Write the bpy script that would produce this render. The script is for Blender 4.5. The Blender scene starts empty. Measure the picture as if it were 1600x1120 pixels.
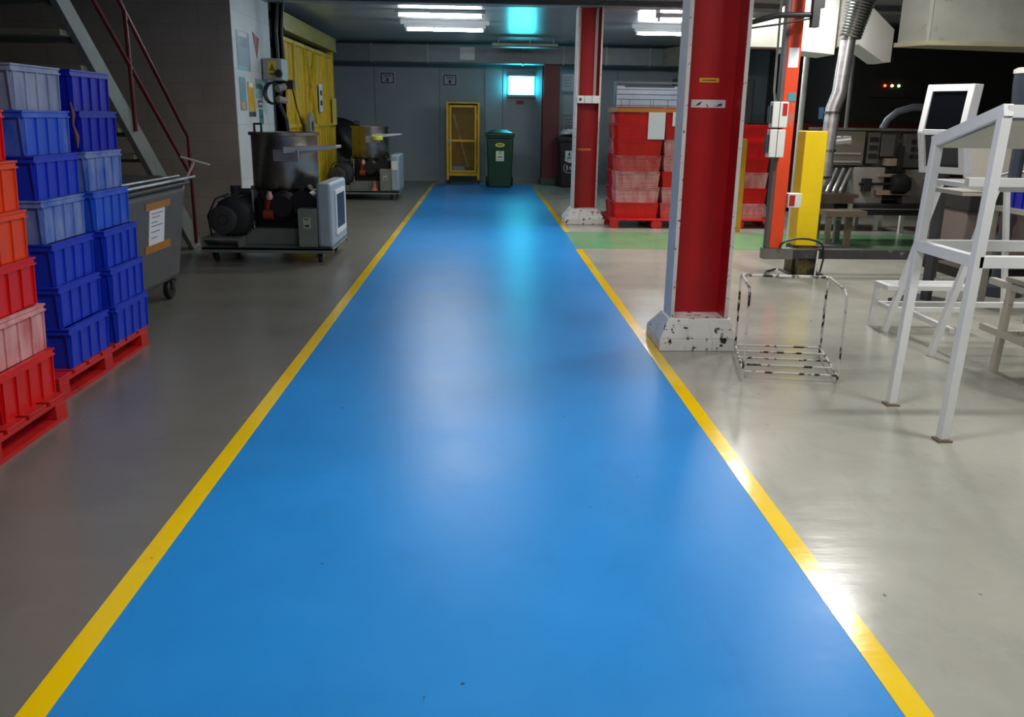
import bpy, bmesh, math, random
from mathutils import Vector, Matrix, Euler
random.seed(7)
SC = bpy.context.scene
COL = SC.collection
PI = math.pi

# ------------------------------------------------------------------ materials
def lin(v):
    v /= 255.0
    return v/12.92 if v <= .04045 else ((v+.055)/1.055)**2.4
def rgb(c):
    return (lin(c[0]), lin(c[1]), lin(c[2]), 1)
MATS = {}
def mat(name, col, rough=.5, metal=0.0, var=.12, vscale=6.0, wear=None, wearamt=.0, wscale=12.0, bump=0.0,
        emit=None, estr=0.0, spec=.5, coat=0.0, rvar=0.0, stretch=(1, 1, 1), alpha=1.0, trans=0.0, soft=.02):
    """painted / plastic / metal surface: base colour with mottling, optional worn patches of a second colour."""
    if name in MATS: return MATS[name]
    m = bpy.data.materials.new(name); m.use_nodes = True
    nt = m.node_tree; N = nt.nodes; L = nt.links
    b = N['Principled BSDF']
    b.inputs['Roughness'].default_value = rough
    b.inputs['Metallic'].default_value = metal
    b.inputs['Specular IOR Level'].default_value = spec
    b.inputs['Coat Weight'].default_value = coat
    b.inputs['Coat Roughness'].default_value = .12
    b.inputs['Alpha'].default_value = alpha
    b.inputs['Transmission Weight'].default_value = trans
    c = rgb(col)
    tc = N.new('ShaderNodeTexCoord'); oi = N.new('ShaderNodeObjectInfo')
    mp = N.new('ShaderNodeMapping'); mp.inputs['Scale'].default_value = stretch
    add = N.new('ShaderNodeVectorMath'); add.operation = 'ADD'
    sc = N.new('ShaderNodeMath'); sc.operation = 'MULTIPLY'; sc.inputs[1].default_value = 37.0
    L.new(oi.outputs['Random'], sc.inputs[0])
    L.new(tc.outputs['Object'], mp.inputs['Vector'])
    L.new(mp.outputs['Vector'], add.inputs[0]); L.new(sc.outputs[0], add.inputs[1])
    n = N.new('ShaderNodeTexNoise'); n.inputs['Scale'].default_value = vscale; n.inputs['Detail'].default_value = 6
    L.new(add.outputs[0], n.inputs['Vector'])
    r = N.new('ShaderNodeValToRGB')
    r.color_ramp.elements[0].position = .25; r.color_ramp.elements[1].position = .75
    r.color_ramp.elements[0].color = tuple(x*(1-var) for x in c[:3])+(1,)
    r.color_ramp.elements[1].color = tuple(min(1, x*(1+var)) for x in c[:3])+(1,)
    L.new(n.outputs['Fac'], r.inputs['Fac'])
    out = r.outputs['Color']
    if wear is not None:
        n2 = N.new('ShaderNodeTexNoise'); n2.inputs['Scale'].default_value = wscale; n2.inputs['Detail'].default_value = 8
        n2.inputs['Roughness'].default_value = .62
        L.new(add.outputs[0], n2.inputs['Vector'])
        r2 = N.new('ShaderNodeValToRGB')
        t = 1-wearamt
        r2.color_ramp.elements[0].position = max(0, t-soft); r2.color_ramp.elements[1].position = min(1, t+soft)
        r2.color_ramp.elements[0].color = (0, 0, 0, 1); r2.color_ramp.elements[1].color = (1, 1, 1, 1)
        L.new(n2.outputs['Fac'], r2.inputs['Fac'])
        mx = N.new('ShaderNodeMix'); mx.data_type = 'RGBA'
        L.new(r2.outputs['Color'], mx.inputs['Factor']); L.new(out, mx.inputs[6]); mx.inputs[7].default_value = rgb(wear)
        out = mx.outputs[2]
    L.new(out, b.inputs['Base Color'])
    if rvar:
        mr = N.new('ShaderNodeMapRange'); mr.inputs['From Min'].default_value = .3; mr.inputs['From Max'].default_value = .7
        mr.inputs['To Min'].default_value = rough-rvar; mr.inputs['To Max'].default_value = rough+rvar
        L.new(n.outputs['Fac'], mr.inputs['Value']); L.new(mr.outputs[0], b.inputs['Roughness'])
    if bump:
        bp = N.new('ShaderNodeBump'); bp.inputs['Strength'].default_value = bump; bp.inputs['Distance'].default_value = .01
        L.new(n.outputs['Fac'], bp.inputs['Height']); L.new(bp.outputs[0], b.inputs['Normal'])
    if emit is not None:
        b.inputs['Emission Color'].default_value = rgb(emit); b.inputs['Emission Strength'].default_value = estr
    MATS[name] = m
    return m

def floor_mat(name, col, rough, marks=(60, 60, 60), amt=.3, var=.08, spec=.5, light=None, ripple=.05):
    """epoxy floor paint: large soft mottling, fine scuffs, small dark chips, faint waviness in the sheen."""
    m = bpy.data.materials.new(name); m.use_nodes = True
    nt = m.node_tree; N = nt.nodes; L = nt.links; b = N['Principled BSDF']
    b.inputs['Specular IOR Level'].default_value = spec
    tc = N.new('ShaderNodeTexCoord')
    def noise(scale, detail, rgh=.55, st=(1, 1, 1)):
        mp = N.new('ShaderNodeMapping'); mp.inputs['Scale'].default_value = st
        L.new(tc.outputs['Object'], mp.inputs['Vector'])
        n = N.new('ShaderNodeTexNoise'); n.inputs['Scale'].default_value = scale
        n.inputs['Detail'].default_value = detail; n.inputs['Roughness'].default_value = rgh
        L.new(mp.outputs[0], n.inputs['Vector']); return n.outputs['Fac']
    def ramp(fac, p0, p1, c0, c1):
        r = N.new('ShaderNodeValToRGB'); e = r.color_ramp.elements
        e[0].position = p0; e[1].position = p1; e[0].color = c0; e[1].color = c1
        L.new(fac, r.inputs['Fac']); return r.outputs['Color']
    def mix(f, a, c):
        x = N.new('ShaderNodeMix'); x.data_type = 'RGBA'
        L.new(f, x.inputs['Factor']); L.new(a, x.inputs[6])
        if isinstance(c, tuple): x.inputs[7].default_value = c
        else: L.new(c, x.inputs[7])
        return x.outputs[2]
    c = rgb(col)
    lo = tuple(v*(1-var) for v in c[:3])+(1,); hi = tuple(min(1, v*(1+var)) for v in c[:3])+(1,)
    base = ramp(noise(1.3, 5), .3, .7, lo, hi)
    W = (1, 1, 1, 1); K = (0, 0, 0, 1); G = (amt, amt, amt, 1)
    sc = ramp(noise(5.0, 9, .7, (1, .45, 1)), .52, .85, K, G)
    base = mix(sc, base, rgb(marks))
    chips = ramp(noise(17, 2), .765, .775, K, (.8, .8, .8, 1))
    base = mix(chips, base, rgb((45, 48, 50)))
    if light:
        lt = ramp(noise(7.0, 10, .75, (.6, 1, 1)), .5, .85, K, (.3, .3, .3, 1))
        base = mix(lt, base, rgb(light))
    L.new(base, b.inputs['Base Color'])
    mr = N.new('ShaderNodeMapRange'); mr.inputs['From Min'].default_value = .3; mr.inputs['From Max'].default_value = .7
    mr.inputs['To Min'].default_value = rough-.03; mr.inputs['To Max'].default_value = rough+.04
    L.new(noise(2.6, 7, .65), mr.inputs['Value']); L.new(mr.outputs[0], b.inputs['Roughness'])
    bp = N.new('ShaderNodeBump'); bp.inputs['Strength'].default_value = ripple; bp.inputs['Distance'].default_value = .01
    L.new(noise(9, 4, .5, (.5, 1.6, 1)), bp.inputs['Height']); L.new(bp.outputs[0], b.inputs['Normal'])
    return m

def block_mat(name, col, joint, sx=.42, sz=.21, rough=.8):
    """painted blockwork: faint mortar joints on world-aligned object coordinates."""
    m = bpy.data.materials.new(name); m.use_nodes = True
    nt = m.node_tree; N = nt.nodes; L = nt.links; b = N['Principled BSDF']; b.inputs['Roughness'].default_value = rough
    tc = N.new('ShaderNodeTexCoord'); sp = N.new('ShaderNodeSeparateXYZ'); cb = N.new('ShaderNodeCombineXYZ')
    L.new(tc.outputs['Object'], sp.inputs[0])
    ad = N.new('ShaderNodeMath'); L.new(sp.outputs['X'], ad.inputs[0]); L.new(sp.outputs['Y'], ad.inputs[1])
    L.new(ad.outputs[0], cb.inputs['X']); L.new(sp.outputs['Z'], cb.inputs['Y'])
    br = N.new('ShaderNodeTexBrick'); br.inputs['Scale'].default_value = 1
    br.inputs['Brick Width'].default_value = sx; br.inputs['Row Height'].default_value = sz
    br.inputs['Mortar Size'].default_value = .004; br.inputs['Mortar Smooth'].default_value = .5
    c = rgb(col)
    br.inputs['Color1'].default_value = c; br.inputs['Color2'].default_value = tuple(x*.94 for x in c[:3])+(1,)
    br.inputs['Mortar'].default_value = rgb(joint)
    L.new(cb.outputs[0], br.inputs['Vector'])
    n = N.new('ShaderNodeTexNoise'); n.inputs['Scale'].default_value = 2.2; n.inputs['Detail'].default_value = 8
    L.new(tc.outputs['Object'], n.inputs['Vector'])
    mr = N.new('ShaderNodeMapRange'); mr.inputs['To Min'].default_value = .8; mr.inputs['To Max'].default_value = 1.15
    L.new(n.outputs['Fac'], mr.inputs['Value'])
    hs = N.new('ShaderNodeHueSaturation'); L.new(br.outputs['Color'], hs.inputs['Color']); L.new(mr.outputs[0], hs.inputs['Value'])
    L.new(hs.outputs[0], b.inputs['Base Color'])
    bp = N.new('ShaderNodeBump'); bp.inputs['Strength'].default_value = .15; bp.inputs['Distance'].default_value = .01
    L.new(n.outputs['Fac'], bp.inputs['Height']); L.new(bp.outputs[0], b.inputs['Normal'])
    return m

# ------------------------------------------------------------------ mesh builder
class MB:
    def __init__(s): s.v = []; s.f = []
    def _add(s, vs, fs):
        o = len(s.v); s.v += [tuple(p) for p in vs]; s.f += [tuple(i+o for i in f) for f in fs]; return s
    def box(s, x0, x1, y0, y1, z0, z1):
        return s._add([(x0,y0,z0),(x1,y0,z0),(x1,y1,z0),(x0,y1,z0),(x0,y0,z1),(x1,y0,z1),(x1,y1,z1),(x0,y1,z1)],
                      [(0,3,2,1),(4,5,6,7),(0,1,5,4),(1,2,6,5),(2,3,7,6),(3,0,4,7)])
    def hexa(s, lo, hi):
        """eight-corner solid: four lower corners and four upper corners, both counter-clockwise from above."""
        return s._add(list(lo)+list(hi), [(0,3,2,1),(4,5,6,7),(0,1,5,4),(1,2,6,5),(2,3,7,6),(3,0,4,7)])
    def bar(s, p0, p1, w, h=None, up=(0, 0, 1)):
        h = h or w; p0 = Vector(p0); p1 = Vector(p1); d = (p1-p0).normalized(); u = Vector(up)
        if abs(d.dot(u)) > .98: u = Vector((0, 1, 0))
        a = d.cross(u).normalized(); u = a.cross(d).normalized()
        a *= w/2; u *= h/2
        return s._add([p0-a-u, p0+a-u, p0+a+u, p0-a+u, p1-a-u, p1+a-u, p1+a+u, p1-a+u],
                      [(0,1,2,3),(7,6,5,4),(0,4,5,1),(1,5,6,2),(2,6,7,3),(3,7,4,0)])
    def tube(s, pts, r, n=10, cap=True):
        pts = [Vector(p) for p in pts]; rings = []; prev = None
        for i, p in enumerate(pts):
            d = (pts[min(i+1, len(pts)-1)]-pts[max(i-1, 0)]).normalized()
            if prev is None:
                u = Vector((0, 0, 1)) if abs(d.z) < .9 else Vector((1, 0, 0))
                a = d.cross(u).normalized()
            else:
                a = (prev-d*prev.dot(d)).normalized()
            prev = a; b = d.cross(a)
            rr = r[i] if isinstance(r, (list, tuple)) else r
            rings.append([p+(a*math.cos(2*PI*k/n)+b*math.sin(2*PI*k/n))*rr for k in range(n)])
        vs = [q for R in rings for q in R]; fs = []
        for i in range(len(rings)-1):
            for k in range(n):
                k2 = (k+1) % n
                fs.append((i*n+k, i*n+k2, (i+1)*n+k2, (i+1)*n+k))
        if cap:
            fs.append(tuple(range(n-1, -1, -1))); fs.append(tuple((len(rings)-1)*n+k for k in range(n)))
        return s._add(vs, fs)
    def cyl(s, p0, p1, r, n=20, r1=None):
        return s.tube([p0, p1], [r, r if r1 is None else r1], n)
    def lathe(s, prof, c=(0, 0, 0), n=28, M=None):
        """profile of (radius, height) turned about Z, then turned by M and moved to c."""
        c = Vector(c); M = M or Matrix.Identity(3); vs = []; fs = []
        for (r, z) in prof:
            for k in range(n):
                vs.append(c+M@Vector((max(r, 1e-4)*math.cos(2*PI*k/n), max(r, 1e-4)*math.sin(2*PI*k/n), z)))
        for i in range(len(prof)-1):
            for k in range(n):
                k2 = (k+1) % n; fs.append((i*n+k, i*n+k2, (i+1)*n+k2, (i+1)*n+k))
        return s._add(vs, fs)
    def prism(s, poly, d0, d1, axis='y'):
        """2-D outline pushed through from d0 to d1 along an axis ('y': outline in x,z; 'x': in y,z; 'z': in x,y)."""
        def P(a, b, d):
            return {'y': (a, d, b), 'x': (d, a, b), 'z': (a, b, d)}[axis]
        n = len(poly)
        vs = [P(a, b, d0) for a, b in poly]+[P(a, b, d1) for a, b in poly]
        fs = [tuple(range(n)), tuple(range(2*n-1, n-1, -1))]+[(i, i+n, (i+1) % n+n, (i+1) % n) for i in range(n)]
        return s._add(vs, fs)
    def frame(s, x0, x1, z0, z1, t, y0, y1):
        """rectangular picture-frame in the x,z plane with members t wide."""
        s.box(x0, x0+t, y0, y1, z0, z1); s.box(x1-t, x1, y0, y1, z0, z1)
        s.box(x0+t, x1-t, y0, y1, z1-t, z1); s.box(x0+t, x1-t, y0, y1, z0, z0+t); return s
    def map(s, fn, start=0):
        s.v[start:] = [tuple(fn(Vector(p))) for p in s.v[start:]]; return s
    def build(s, name, m, parent=None, bevel=0.0, seg=2, smooth=True, sharp=35):
        me = bpy.data.meshes.new(name); me.from_pydata(s.v, [], s.f); me.update()
        bm = bmesh.new(); bm.from_mesh(me); bmesh.ops.recalc_face_normals(bm, faces=bm.faces); bm.to_mesh(me); bm.free()
        if smooth:
            me.polygons.foreach_set('use_smooth', [True]*len(me.polygons))
            me.set_sharp_from_angle(angle=math.radians(sharp))
        me.materials.append(m)
        o = bpy.data.objects.new(name, me); COL.objects.link(o)
        if parent is not None: o.parent = parent
        if bevel:
            b = o.modifiers.new('bevel', 'BEVEL'); b.width = bevel; b.segments = seg; b.limit_method = 'ANGLE'
        return o

def tag(o, label=None, cat=None, group=None, kind=None):
    if label: o['label'] = label
    if cat: o['category'] = cat
    if group: o['group'] = group
    if kind: o['kind'] = kind
    return o
def thing(name, label, cat, loc=(0, 0, 0), rz=0.0, group=None):
    o = bpy.data.objects.new(name, None); COL.objects.link(o); o.empty_display_size = .1
    o.location = loc; o.rotation_euler = (0, 0, rz)
    return tag(o, label, cat, group)
def struct(o, label, cat=None):
    return tag(o, label, cat, None, 'structure')
def copy_tree(o, loc, rz=None, label=None, group=None):
    r = o.copy(); COL.objects.link(r); r.location = loc
    if rz is not None: r.rotation_euler = (0, 0, rz)
    if label: r['label'] = label
    if group: r['group'] = group
    for ch in list(o.children):
        c = ch.copy(); COL.objects.link(c); c.parent = r
        for g in list(ch.children):
            d = g.copy(); COL.objects.link(d); d.parent = c
    return r
def paint(o, m):
    """give this copy its own colour while it keeps sharing the mesh."""
    for ob in (o, *o.children):
        if ob.type == 'MESH':
            ob.material_slots[0].link = 'OBJECT'; ob.material_slots[0].material = m

# ------------------------------------------------------------------ palette
white_paint = mat('white_paint', (226, 228, 228), .42, var=.05, wear=(120, 112, 96), wearamt=.27, wscale=14)
cream_paint = mat('cream_paint', (205, 200, 184), .5, var=.08, wear=(95, 80, 60), wearamt=.34, wscale=16)
chipped = mat('chipped_white', (214, 214, 206), .5, var=.06, wear=(32, 26, 22), wearamt=.47, wscale=15, stretch=(1, 1, .6))
plinth_m = mat('plinth_white', (232, 230, 226), .55, var=.06, wear=(38, 30, 28), wearamt=.39, wscale=17)
edge_m = mat('flange_edge_white', (205, 198, 192), .5, var=.08, wear=(90, 30, 28), wearamt=.38, wscale=44)
flange_grey = mat('flange_grey', (228, 224, 218), .6, var=.06)
red_col = mat('column_red', (172, 14, 22), .36, var=.14, vscale=3)
red_dark = mat('column_dark_red', (96, 14, 18), .45, var=.15, vscale=3)
red_plastic = mat('red_plastic', (214, 12, 16), .38, var=.08)
red_pallet = mat('red_pallet', (196, 26, 28), .5, var=.15, wear=(110, 40, 36), wearamt=.36)
orange_pl = mat('orange_plastic', (226, 66, 12), .38, var=.08)
pink_dusty = mat('pink_dusty', (206, 112, 116), .6, var=.16, vscale=9, wear=(225, 176, 174), wearamt=.46, wscale=9, soft=.16, stretch=(1, 1, .35))
salmon_dusty = mat('salmon_dusty', (206, 66, 68), .55, var=.16, vscale=9, wear=(214, 120, 116), wearamt=.44, wscale=9, soft=.16, stretch=(1, 1, .35))
blue_deep = mat('blue_deep', (16, 30, 176), .36, var=.1)
blue_mid = mat('blue_mid', (18, 54, 196), .42, var=.1)
blue_light = mat('blue_light', (36, 88, 210), .42, var=.1, wear=(120, 146, 205), wearamt=.34, wscale=8, soft=.16, stretch=(1, 1, .35))
blue_dusty = mat('blue_dusty', (66, 104, 196), .6, var=.16, vscale=10, wear=(140, 158, 196), wearamt=.46, wscale=10, soft=.16, stretch=(1, 1, .35))
blue_grey = mat('blue_grey_dusty', (130, 142, 176), .65, var=.2, vscale=8, wear=(164, 172, 190), wearamt=.46, wscale=9, soft=.16, stretch=(1, 1, .35))
yellow_pt = mat('yellow_paint', (236, 186, 8), .42, var=.1, wear=(96, 72, 20), wearamt=.3, wscale=12)
yellow_cage = mat('yellow_cage', (214, 176, 10), .5, var=.15)
yellow_post = mat('yellow_post', (238, 206, 16), .4, var=.06, wear=(60, 50, 22), wearamt=.3, wscale=9)
orange_post = mat('orange_post', (226, 72, 30), .42, var=.08, wear=(146, 128, 116), wearamt=.36, wscale=6)
steel = mat('stainless', (200, 200, 202), .36, .85, var=.1, rvar=.06, stretch=(1, 1, 4))
steel_dull = mat('dull_steel', (158, 156, 152), .33, 1.0, var=.2, rvar=.08)
galv = mat('galvanised', (150, 152, 142), .48, .55, var=.16, vscale=4, wear=(140, 132, 112), wearamt=.4, wscale=3)
grey_mach = mat('machine_grey', (118, 122, 120), .5, var=.1)
grey_dark = mat('dark_grey', (62, 62, 64), .5, var=.15)
panel_blue = mat('panel_bluegrey', (158, 172, 182), .42, var=.06)
box_green = mat('box_greygreen', (122, 130, 122), .48, var=.08)
black = mat('black_rubber', (24, 24, 26), .5, var=.2)
black_gloss = mat('black_screen', (12, 13, 16), .15, var=.05)
screen_blue = mat('screen_blue', (34, 42, 62), .4, var=.1)
motor_m = mat('motor_black', (40, 42, 46), .5, var=.2)
tub_grey = mat('tub_grey', (92, 93, 95), .55, var=.12, vscale=5)
bin_green = mat('bin_green', (20, 62, 34), .42, var=.1)
bin_black = mat('bin_black', (20, 20, 24), .45, var=.15)
paper = mat('paper', (232, 234, 238), .7, var=.03)
ink = mat('ink', (52, 54, 62), .7, var=.05)
tape_m = mat('brown_tape', (186, 124, 48), .35, var=.12)
tape_yel = mat('tape_yellow', (222, 170, 40), .4, var=.06)
tape_org = mat('tape_orange', (224, 120, 66), .4, var=.06)
teal_m = mat('teal_tape', (70, 150, 160), .45, var=.06)
red_lab = mat('red_label', (176, 30, 34), .5, var=.05)
white_pl = mat('white_plastic', (226, 226, 220), .4, var=.04)
rail_red = mat('rail_red', (112, 18, 24), .42, var=.12)
stair_m = mat('stair_paint', (126, 128, 122), .5, var=.12, wear=(100, 92, 78), wearamt=.36)
tread_m = mat('tread_paint', (134, 130, 112), .6, var=.14)
broom_wood = mat('broom_wood', (214, 186, 170), .5, var=.08)
pan_red = mat('dustpan_handle_red', (196, 84, 70), .5, var=.06)
pan_blue = mat('dustpan_blue', (74, 140, 200), .45, var=.06)
cloth_white = mat('crumpled_white', (226, 228, 230), .6, var=.06)
bag_m = mat('dark_tarp', (26, 26, 30), .5, var=.25, bump=.3)
hose_m = mat('hose_grey', (96, 104, 118), .35, var=.12)
maroon = mat('oven_maroon', (60, 8, 10), .45, var=.2)
dark_body = mat('dark_body', (26, 25, 26), .55, var=.2)
brownish = mat('machine_taupe', (104, 92, 88), .5, var=.08)
beige = mat('machine_beige', (176, 172, 160), .5, var=.08)
machine_plate = mat('machine_plate', (158, 156, 150), .4, .3, var=.12)
label_green = mat('sheet_green', (70, 110, 100), .5, var=.1)
sheet_grey = mat('sheet_grey', (158, 170, 182), .25, var=.08)
sheet_yellow = mat('sheet_yellow', (214, 168, 40), .4, var=.1)
lime = mat('label_lime', (224, 232, 70), .4, var=.03)
tube_m = mat('tube_glow', (255, 255, 255), .4, var=0, emit=(240, 250, 255), estr=62)
batten_m = mat('batten_white', (210, 214, 214), .45, var=.04)
cyan_glow = mat('trap_glow', (200, 250, 255), .4, var=0, emit=(70, 232, 255), estr=20)
led_red = mat('led_red', (255, 60, 40), .4, var=0, emit=(255, 60, 36), estr=9)
led_amber = mat('led_amber', (255, 210, 120), .4, var=0, emit=(255, 190, 110), estr=9)
led_green = mat('led_green', (190, 255, 170), .4, var=0, emit=(180, 255, 150), estr=7)

# ------------------------------------------------------------------ the setting
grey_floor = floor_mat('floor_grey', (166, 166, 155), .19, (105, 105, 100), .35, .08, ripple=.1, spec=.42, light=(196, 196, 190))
left_floor = floor_mat('floor_dark_grey', (116, 115, 109), .3, (88, 86, 82), .35, .08, light=(146, 145, 140))  # left side of the floor, a darker grey than the right
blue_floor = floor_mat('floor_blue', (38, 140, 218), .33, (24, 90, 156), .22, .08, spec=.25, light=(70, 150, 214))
yellow_line = floor_mat('floor_yellow', (248, 208, 6), .15, (200, 150, 20), .4, .05, ripple=.09)
green_floor = floor_mat('floor_green', (108, 164, 118), .24, (80, 120, 90), .3, .08)
wall_paint = mat('wall_grey_paint', (146, 158, 164), .55, var=.07, vscale=1.6, bump=.05)
wall_dark = mat('wall_dark', (70, 72, 72), .7, var=.1)
ceil_m = mat('ceiling_sheet', (184, 188, 186), .24, .0, var=.05, vscale=1.5, spec=.6)
brown_block = block_mat('stair_wall_block', (172, 160, 150), (150, 139, 130))
white_block = block_mat('pier_white_block', (206, 210, 210), (170, 172, 172), .6, .62, .5)

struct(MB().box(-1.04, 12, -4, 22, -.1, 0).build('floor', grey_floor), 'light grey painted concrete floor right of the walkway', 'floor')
struct(MB().box(-7, -1.04, -4, 22, -.1, 0).build('floor_left', left_floor), 'darker grey concrete floor left of the walkway', 'floor')
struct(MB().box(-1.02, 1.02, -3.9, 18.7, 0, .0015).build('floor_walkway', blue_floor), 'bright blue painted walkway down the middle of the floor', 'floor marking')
struct(MB().box(-1.075, -1.005, -3.9, 18.72, 0, .003).build('floor_line', yellow_line), 'yellow line along the left edge of the blue walkway', 'floor marking')
rl = MB().box(1.005, 1.075, -3.9, 9.27, 0, .003).box(1.02, 1.09, 10.8, 17.7, 0, .003)
struct(rl.build('floor_line', yellow_line), 'yellow line with a gap along the right edge of the blue walkway', 'floor marking')
struct(MB().box(1.02, 12, 9.36, 10.82, 0, .0012).build('floor_strip', green_floor), 'green painted strip crossing the floor at right', 'floor marking')

struct(MB().box(-7, 6.2, 19.6, 19.8, 0, 2.83).build('wall_back', wall_paint), 'grey painted wall at the end of the walkway', 'wall')
struct(MB().box(6.2, 12.2, 21.8, 22, 0, 2.83).box(6.2, 6.4, 19.6, 21.8, 0, 2.83).build('wall_back_right', wall_dark), 'dark recessed wall behind the machines at right', 'wall')
struct(MB().box(-7.2, -7, -4, 10.3, 0, 2.83).build('wall_left', wall_dark), 'dark wall beyond the stairs', 'wall')
struct(MB().box(12, 12.2, -4, 22, 0, 2.83).build('wall_right', wall_dark), 'dark wall far to the right', 'wall')
struct(MB().box(-7.2, 12.2, -4.2, -4, 0, 2.83).build('wall_front', wall_dark), 'wall behind the viewer', 'wall')
struct(MB().box(-7, -2.8, 10.3, 10.42, 0, 2.83).build('wall_stair', brown_block), 'brown block wall behind the stairs', 'wall')
struct(MB().box(-2.96, -2.795, 10.305, 12.1, 0, 2.83).build('wall_pier', white_block), 'white wall face hung with notices beside the yellow lift cage', 'wall')
struct(MB().box(-5.2, -5.0, 12.1, 19.6, 0, 2.83).build('wall_shaft', wall_dark), 'dark wall inside the lift shaft', 'wall')
struct(MB().box(-7.2, 12.2, -4.2, 22, 2.83, 2.95).build('ceiling', ceil_m), 'smooth pale ceiling', 'ceiling')
struct(MB().box(-5, 6.2, 19.56, 19.6, 0, .09).build('baseboard_back', mat('skirting_grey', (150, 156, 156), .5)), 'low grey skirting along the end wall', 'skirting')
# joints in the end wall's cladding, covered by narrow strips
sj = MB()
for x in (-2.35, -.95, .03, .42, 2.9): sj.box(x, x+.012, 19.592, 19.6, .09, 2.45)
struct(sj.build('trim_1', mat('joint_strip', (96, 106, 110), .5)), 'thin joint strips on the end wall', 'trim')
bmx = MB().box(-3.0, 9, 11.72, 11.95, 2.74, 2.752).box(-3, 9, 11.72, 11.95, 2.818, 2.83).box(-3, 9, 11.83, 11.845, 2.752, 2.818)
struct(bmx.build('beam', mat('beam_grey', (150, 154, 154), .45)), 'steel ceiling beam crossing above the walkway', 'beam')

# columns: I sections with a flared white plinth
def column(name, x0, x1, y0, y1, top, label, bx, web=.55):
    s = thing(name, label, 'column', ((x0+x1)/2, (y0+y1)/2, 0)); s['kind'] = 'structure'
    cx, cy = s.location.x, s.location.y
    a, b, c, d = x0-cx, x1-cx, y0-cy, y1-cy
    t = .022; wy = c+(d-c)*web
    MB().box(a+t, b-t, wy-.008, wy+.008, .15, top).build('web', red_col, s)
    MB().box(a+.004, a+t, c+.008, d-.008, .15, top).build('flange', red_col, s)
    MB().box(b-t, b-.004, c+.008, d-.008, .15, top).build('flange', red_col, s)
    f = MB().box(a, a+.0039, c+.008, d-.008, .15, top)
    tag(f.build('flange_face', flange_grey, s), 'light grey outer face of the left flange')
    for e0 in (a, b-t): tag(MB().box(e0, e0+t, c, c+.0078, .15, top).build('flange_edge', edge_m, s), 'chipped white front edge of a flange')
    p = MB(); h0, h1 = .075, .2
    u0, u1, v0, v1 = a-bx[0], b+bx[1], c-bx[2], d+bx[3]
    p.box(u0, u1, v0, v1, 0, h0)
    p.hexa([(u0, v0, h0), (u1, v0, h0), (u1, v1, h0), (u0, v1, h0)],
           [(a-.012, c-.012, h1), (b+.012, c-.012, h1), (b+.012, d+.012, h1), (a-.012, d+.012, h1)])
    # stiffener seams, raised a little
    for k in (.33, .67):
        x = u0+(u1-u0)*k; xt = a+(b-a)*k
        p.bar((x, v0-.003, .0), (x, v0-.003, h0), .012, .01); p.bar((x, v0-.003, h0), (xt, c-.014, h1), .012, .01)
    tag(p.build('plinth', plinth_m, s, bevel=.008), 'flared white plinth with chipped paint')
    return s
c1 = column('column', 1.14, 1.492, 5.08, 5.29, 2.83, 'big red steel column beside the walkway on a chipped white flared foot', (.062, .06, .03, .2), .9)
c2 = column('column', 1.205, 1.53, 11.72, 12.02, 2.738, 'red steel column farther back with white junction boxes on it', (.11, .1, .12, .05), .5)
# stickers on the near column's web (web front face y = 5.314)
def rel(o, p): return (p[0]-o.location.x, p[1]-o.location.y, p[2])
wf = (5.08-c1.location.y)+(5.29-5.08)*.9-.008-.007   # sticker plane just in front of the web
q = MB().box(-.055, .06, wf+.003, wf+.007, 1.572, 1.596)
tg = tag(q.build('label_strip', tape_yel, c1), 'small yellow label strip')
MB().box(-.04, .045, wf+.0015, wf+.003, 1.581, 1.587).build('print', ink, tg)
q = MB().box(-.095, .108, wf+.003, wf+.007, 1.43, 1.475)
tg = tag(q.build('torn_plate', mat('torn_white', (214, 206, 206), .6, var=.05, wear=(110, 30, 34), wearamt=.36, wscale=30), c1), 'torn white sticker strip')
MB().prism([(-.07, 1.44), (-.045, 1.445), (-.03, 1.465), (-.05, 1.458)], wf+.001, wf+.003, 'y').prism([(.05, 1.438), (.085, 1.44), (.09, 1.455), (.07, 1.452)], wf+.001, wf+.003, 'y').build('scuff', ink, tg)
jb = MB()
for k in range(3): jb.box(-.15+k*.1, -.055+k*.1, -.165, -.0085, 1.56, 1.655)
jo = tag(jb.build('junction_box', white_pl, c2, bevel=.004), 'three white junction boxes in a row')
MB().lathe([(.0, 0), (.018, 0), (.018, .008), (0, .008)], (-.105, -.165, 1.608), 14, Matrix.Rotation(PI/2, 3, 'X')).build('knob', grey_dark, jo)
MB().tube([(-.12, -.03, 1.655), (-.12, -.03, 2.736)], .009, 8).build('conduit', white_pl, c2)
MB().tube([(.085, -.03, 1.655), (.085, -.03, 2.62), (.1, -.03, 2.736)], .009, 8).build('conduit', white_pl, c2)
MB().tube([(.105, -.03, 1.655), (.105, -.03, 2.736)], .009, 8).build('conduit', white_pl, c2)
tag(MB().box(-.11, .08, -.013, -.0085, .955, .985).build('label_strip', tape_org, c2), 'orange tape strip')
# far dark column against the end wall
s = thing('column', 'dark red steel column against the end wall behind the green bin', 'column', (1.42, 19.05, 0)); s['kind'] = 'structure'
MB().box(-.17, .17, -.3, -.285, 0, 2.44).box(-.17, .17, .2, .215, 0, 2.44).box(-.008, .008, -.285, .2, 0, 2.44).build('flange', red_dark, s)
MB().box(-.2, .2, -.33, .24, 0, .14).build('plinth', mat('plinth_green', (58, 74, 62), .5), s, bevel=.01)

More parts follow.
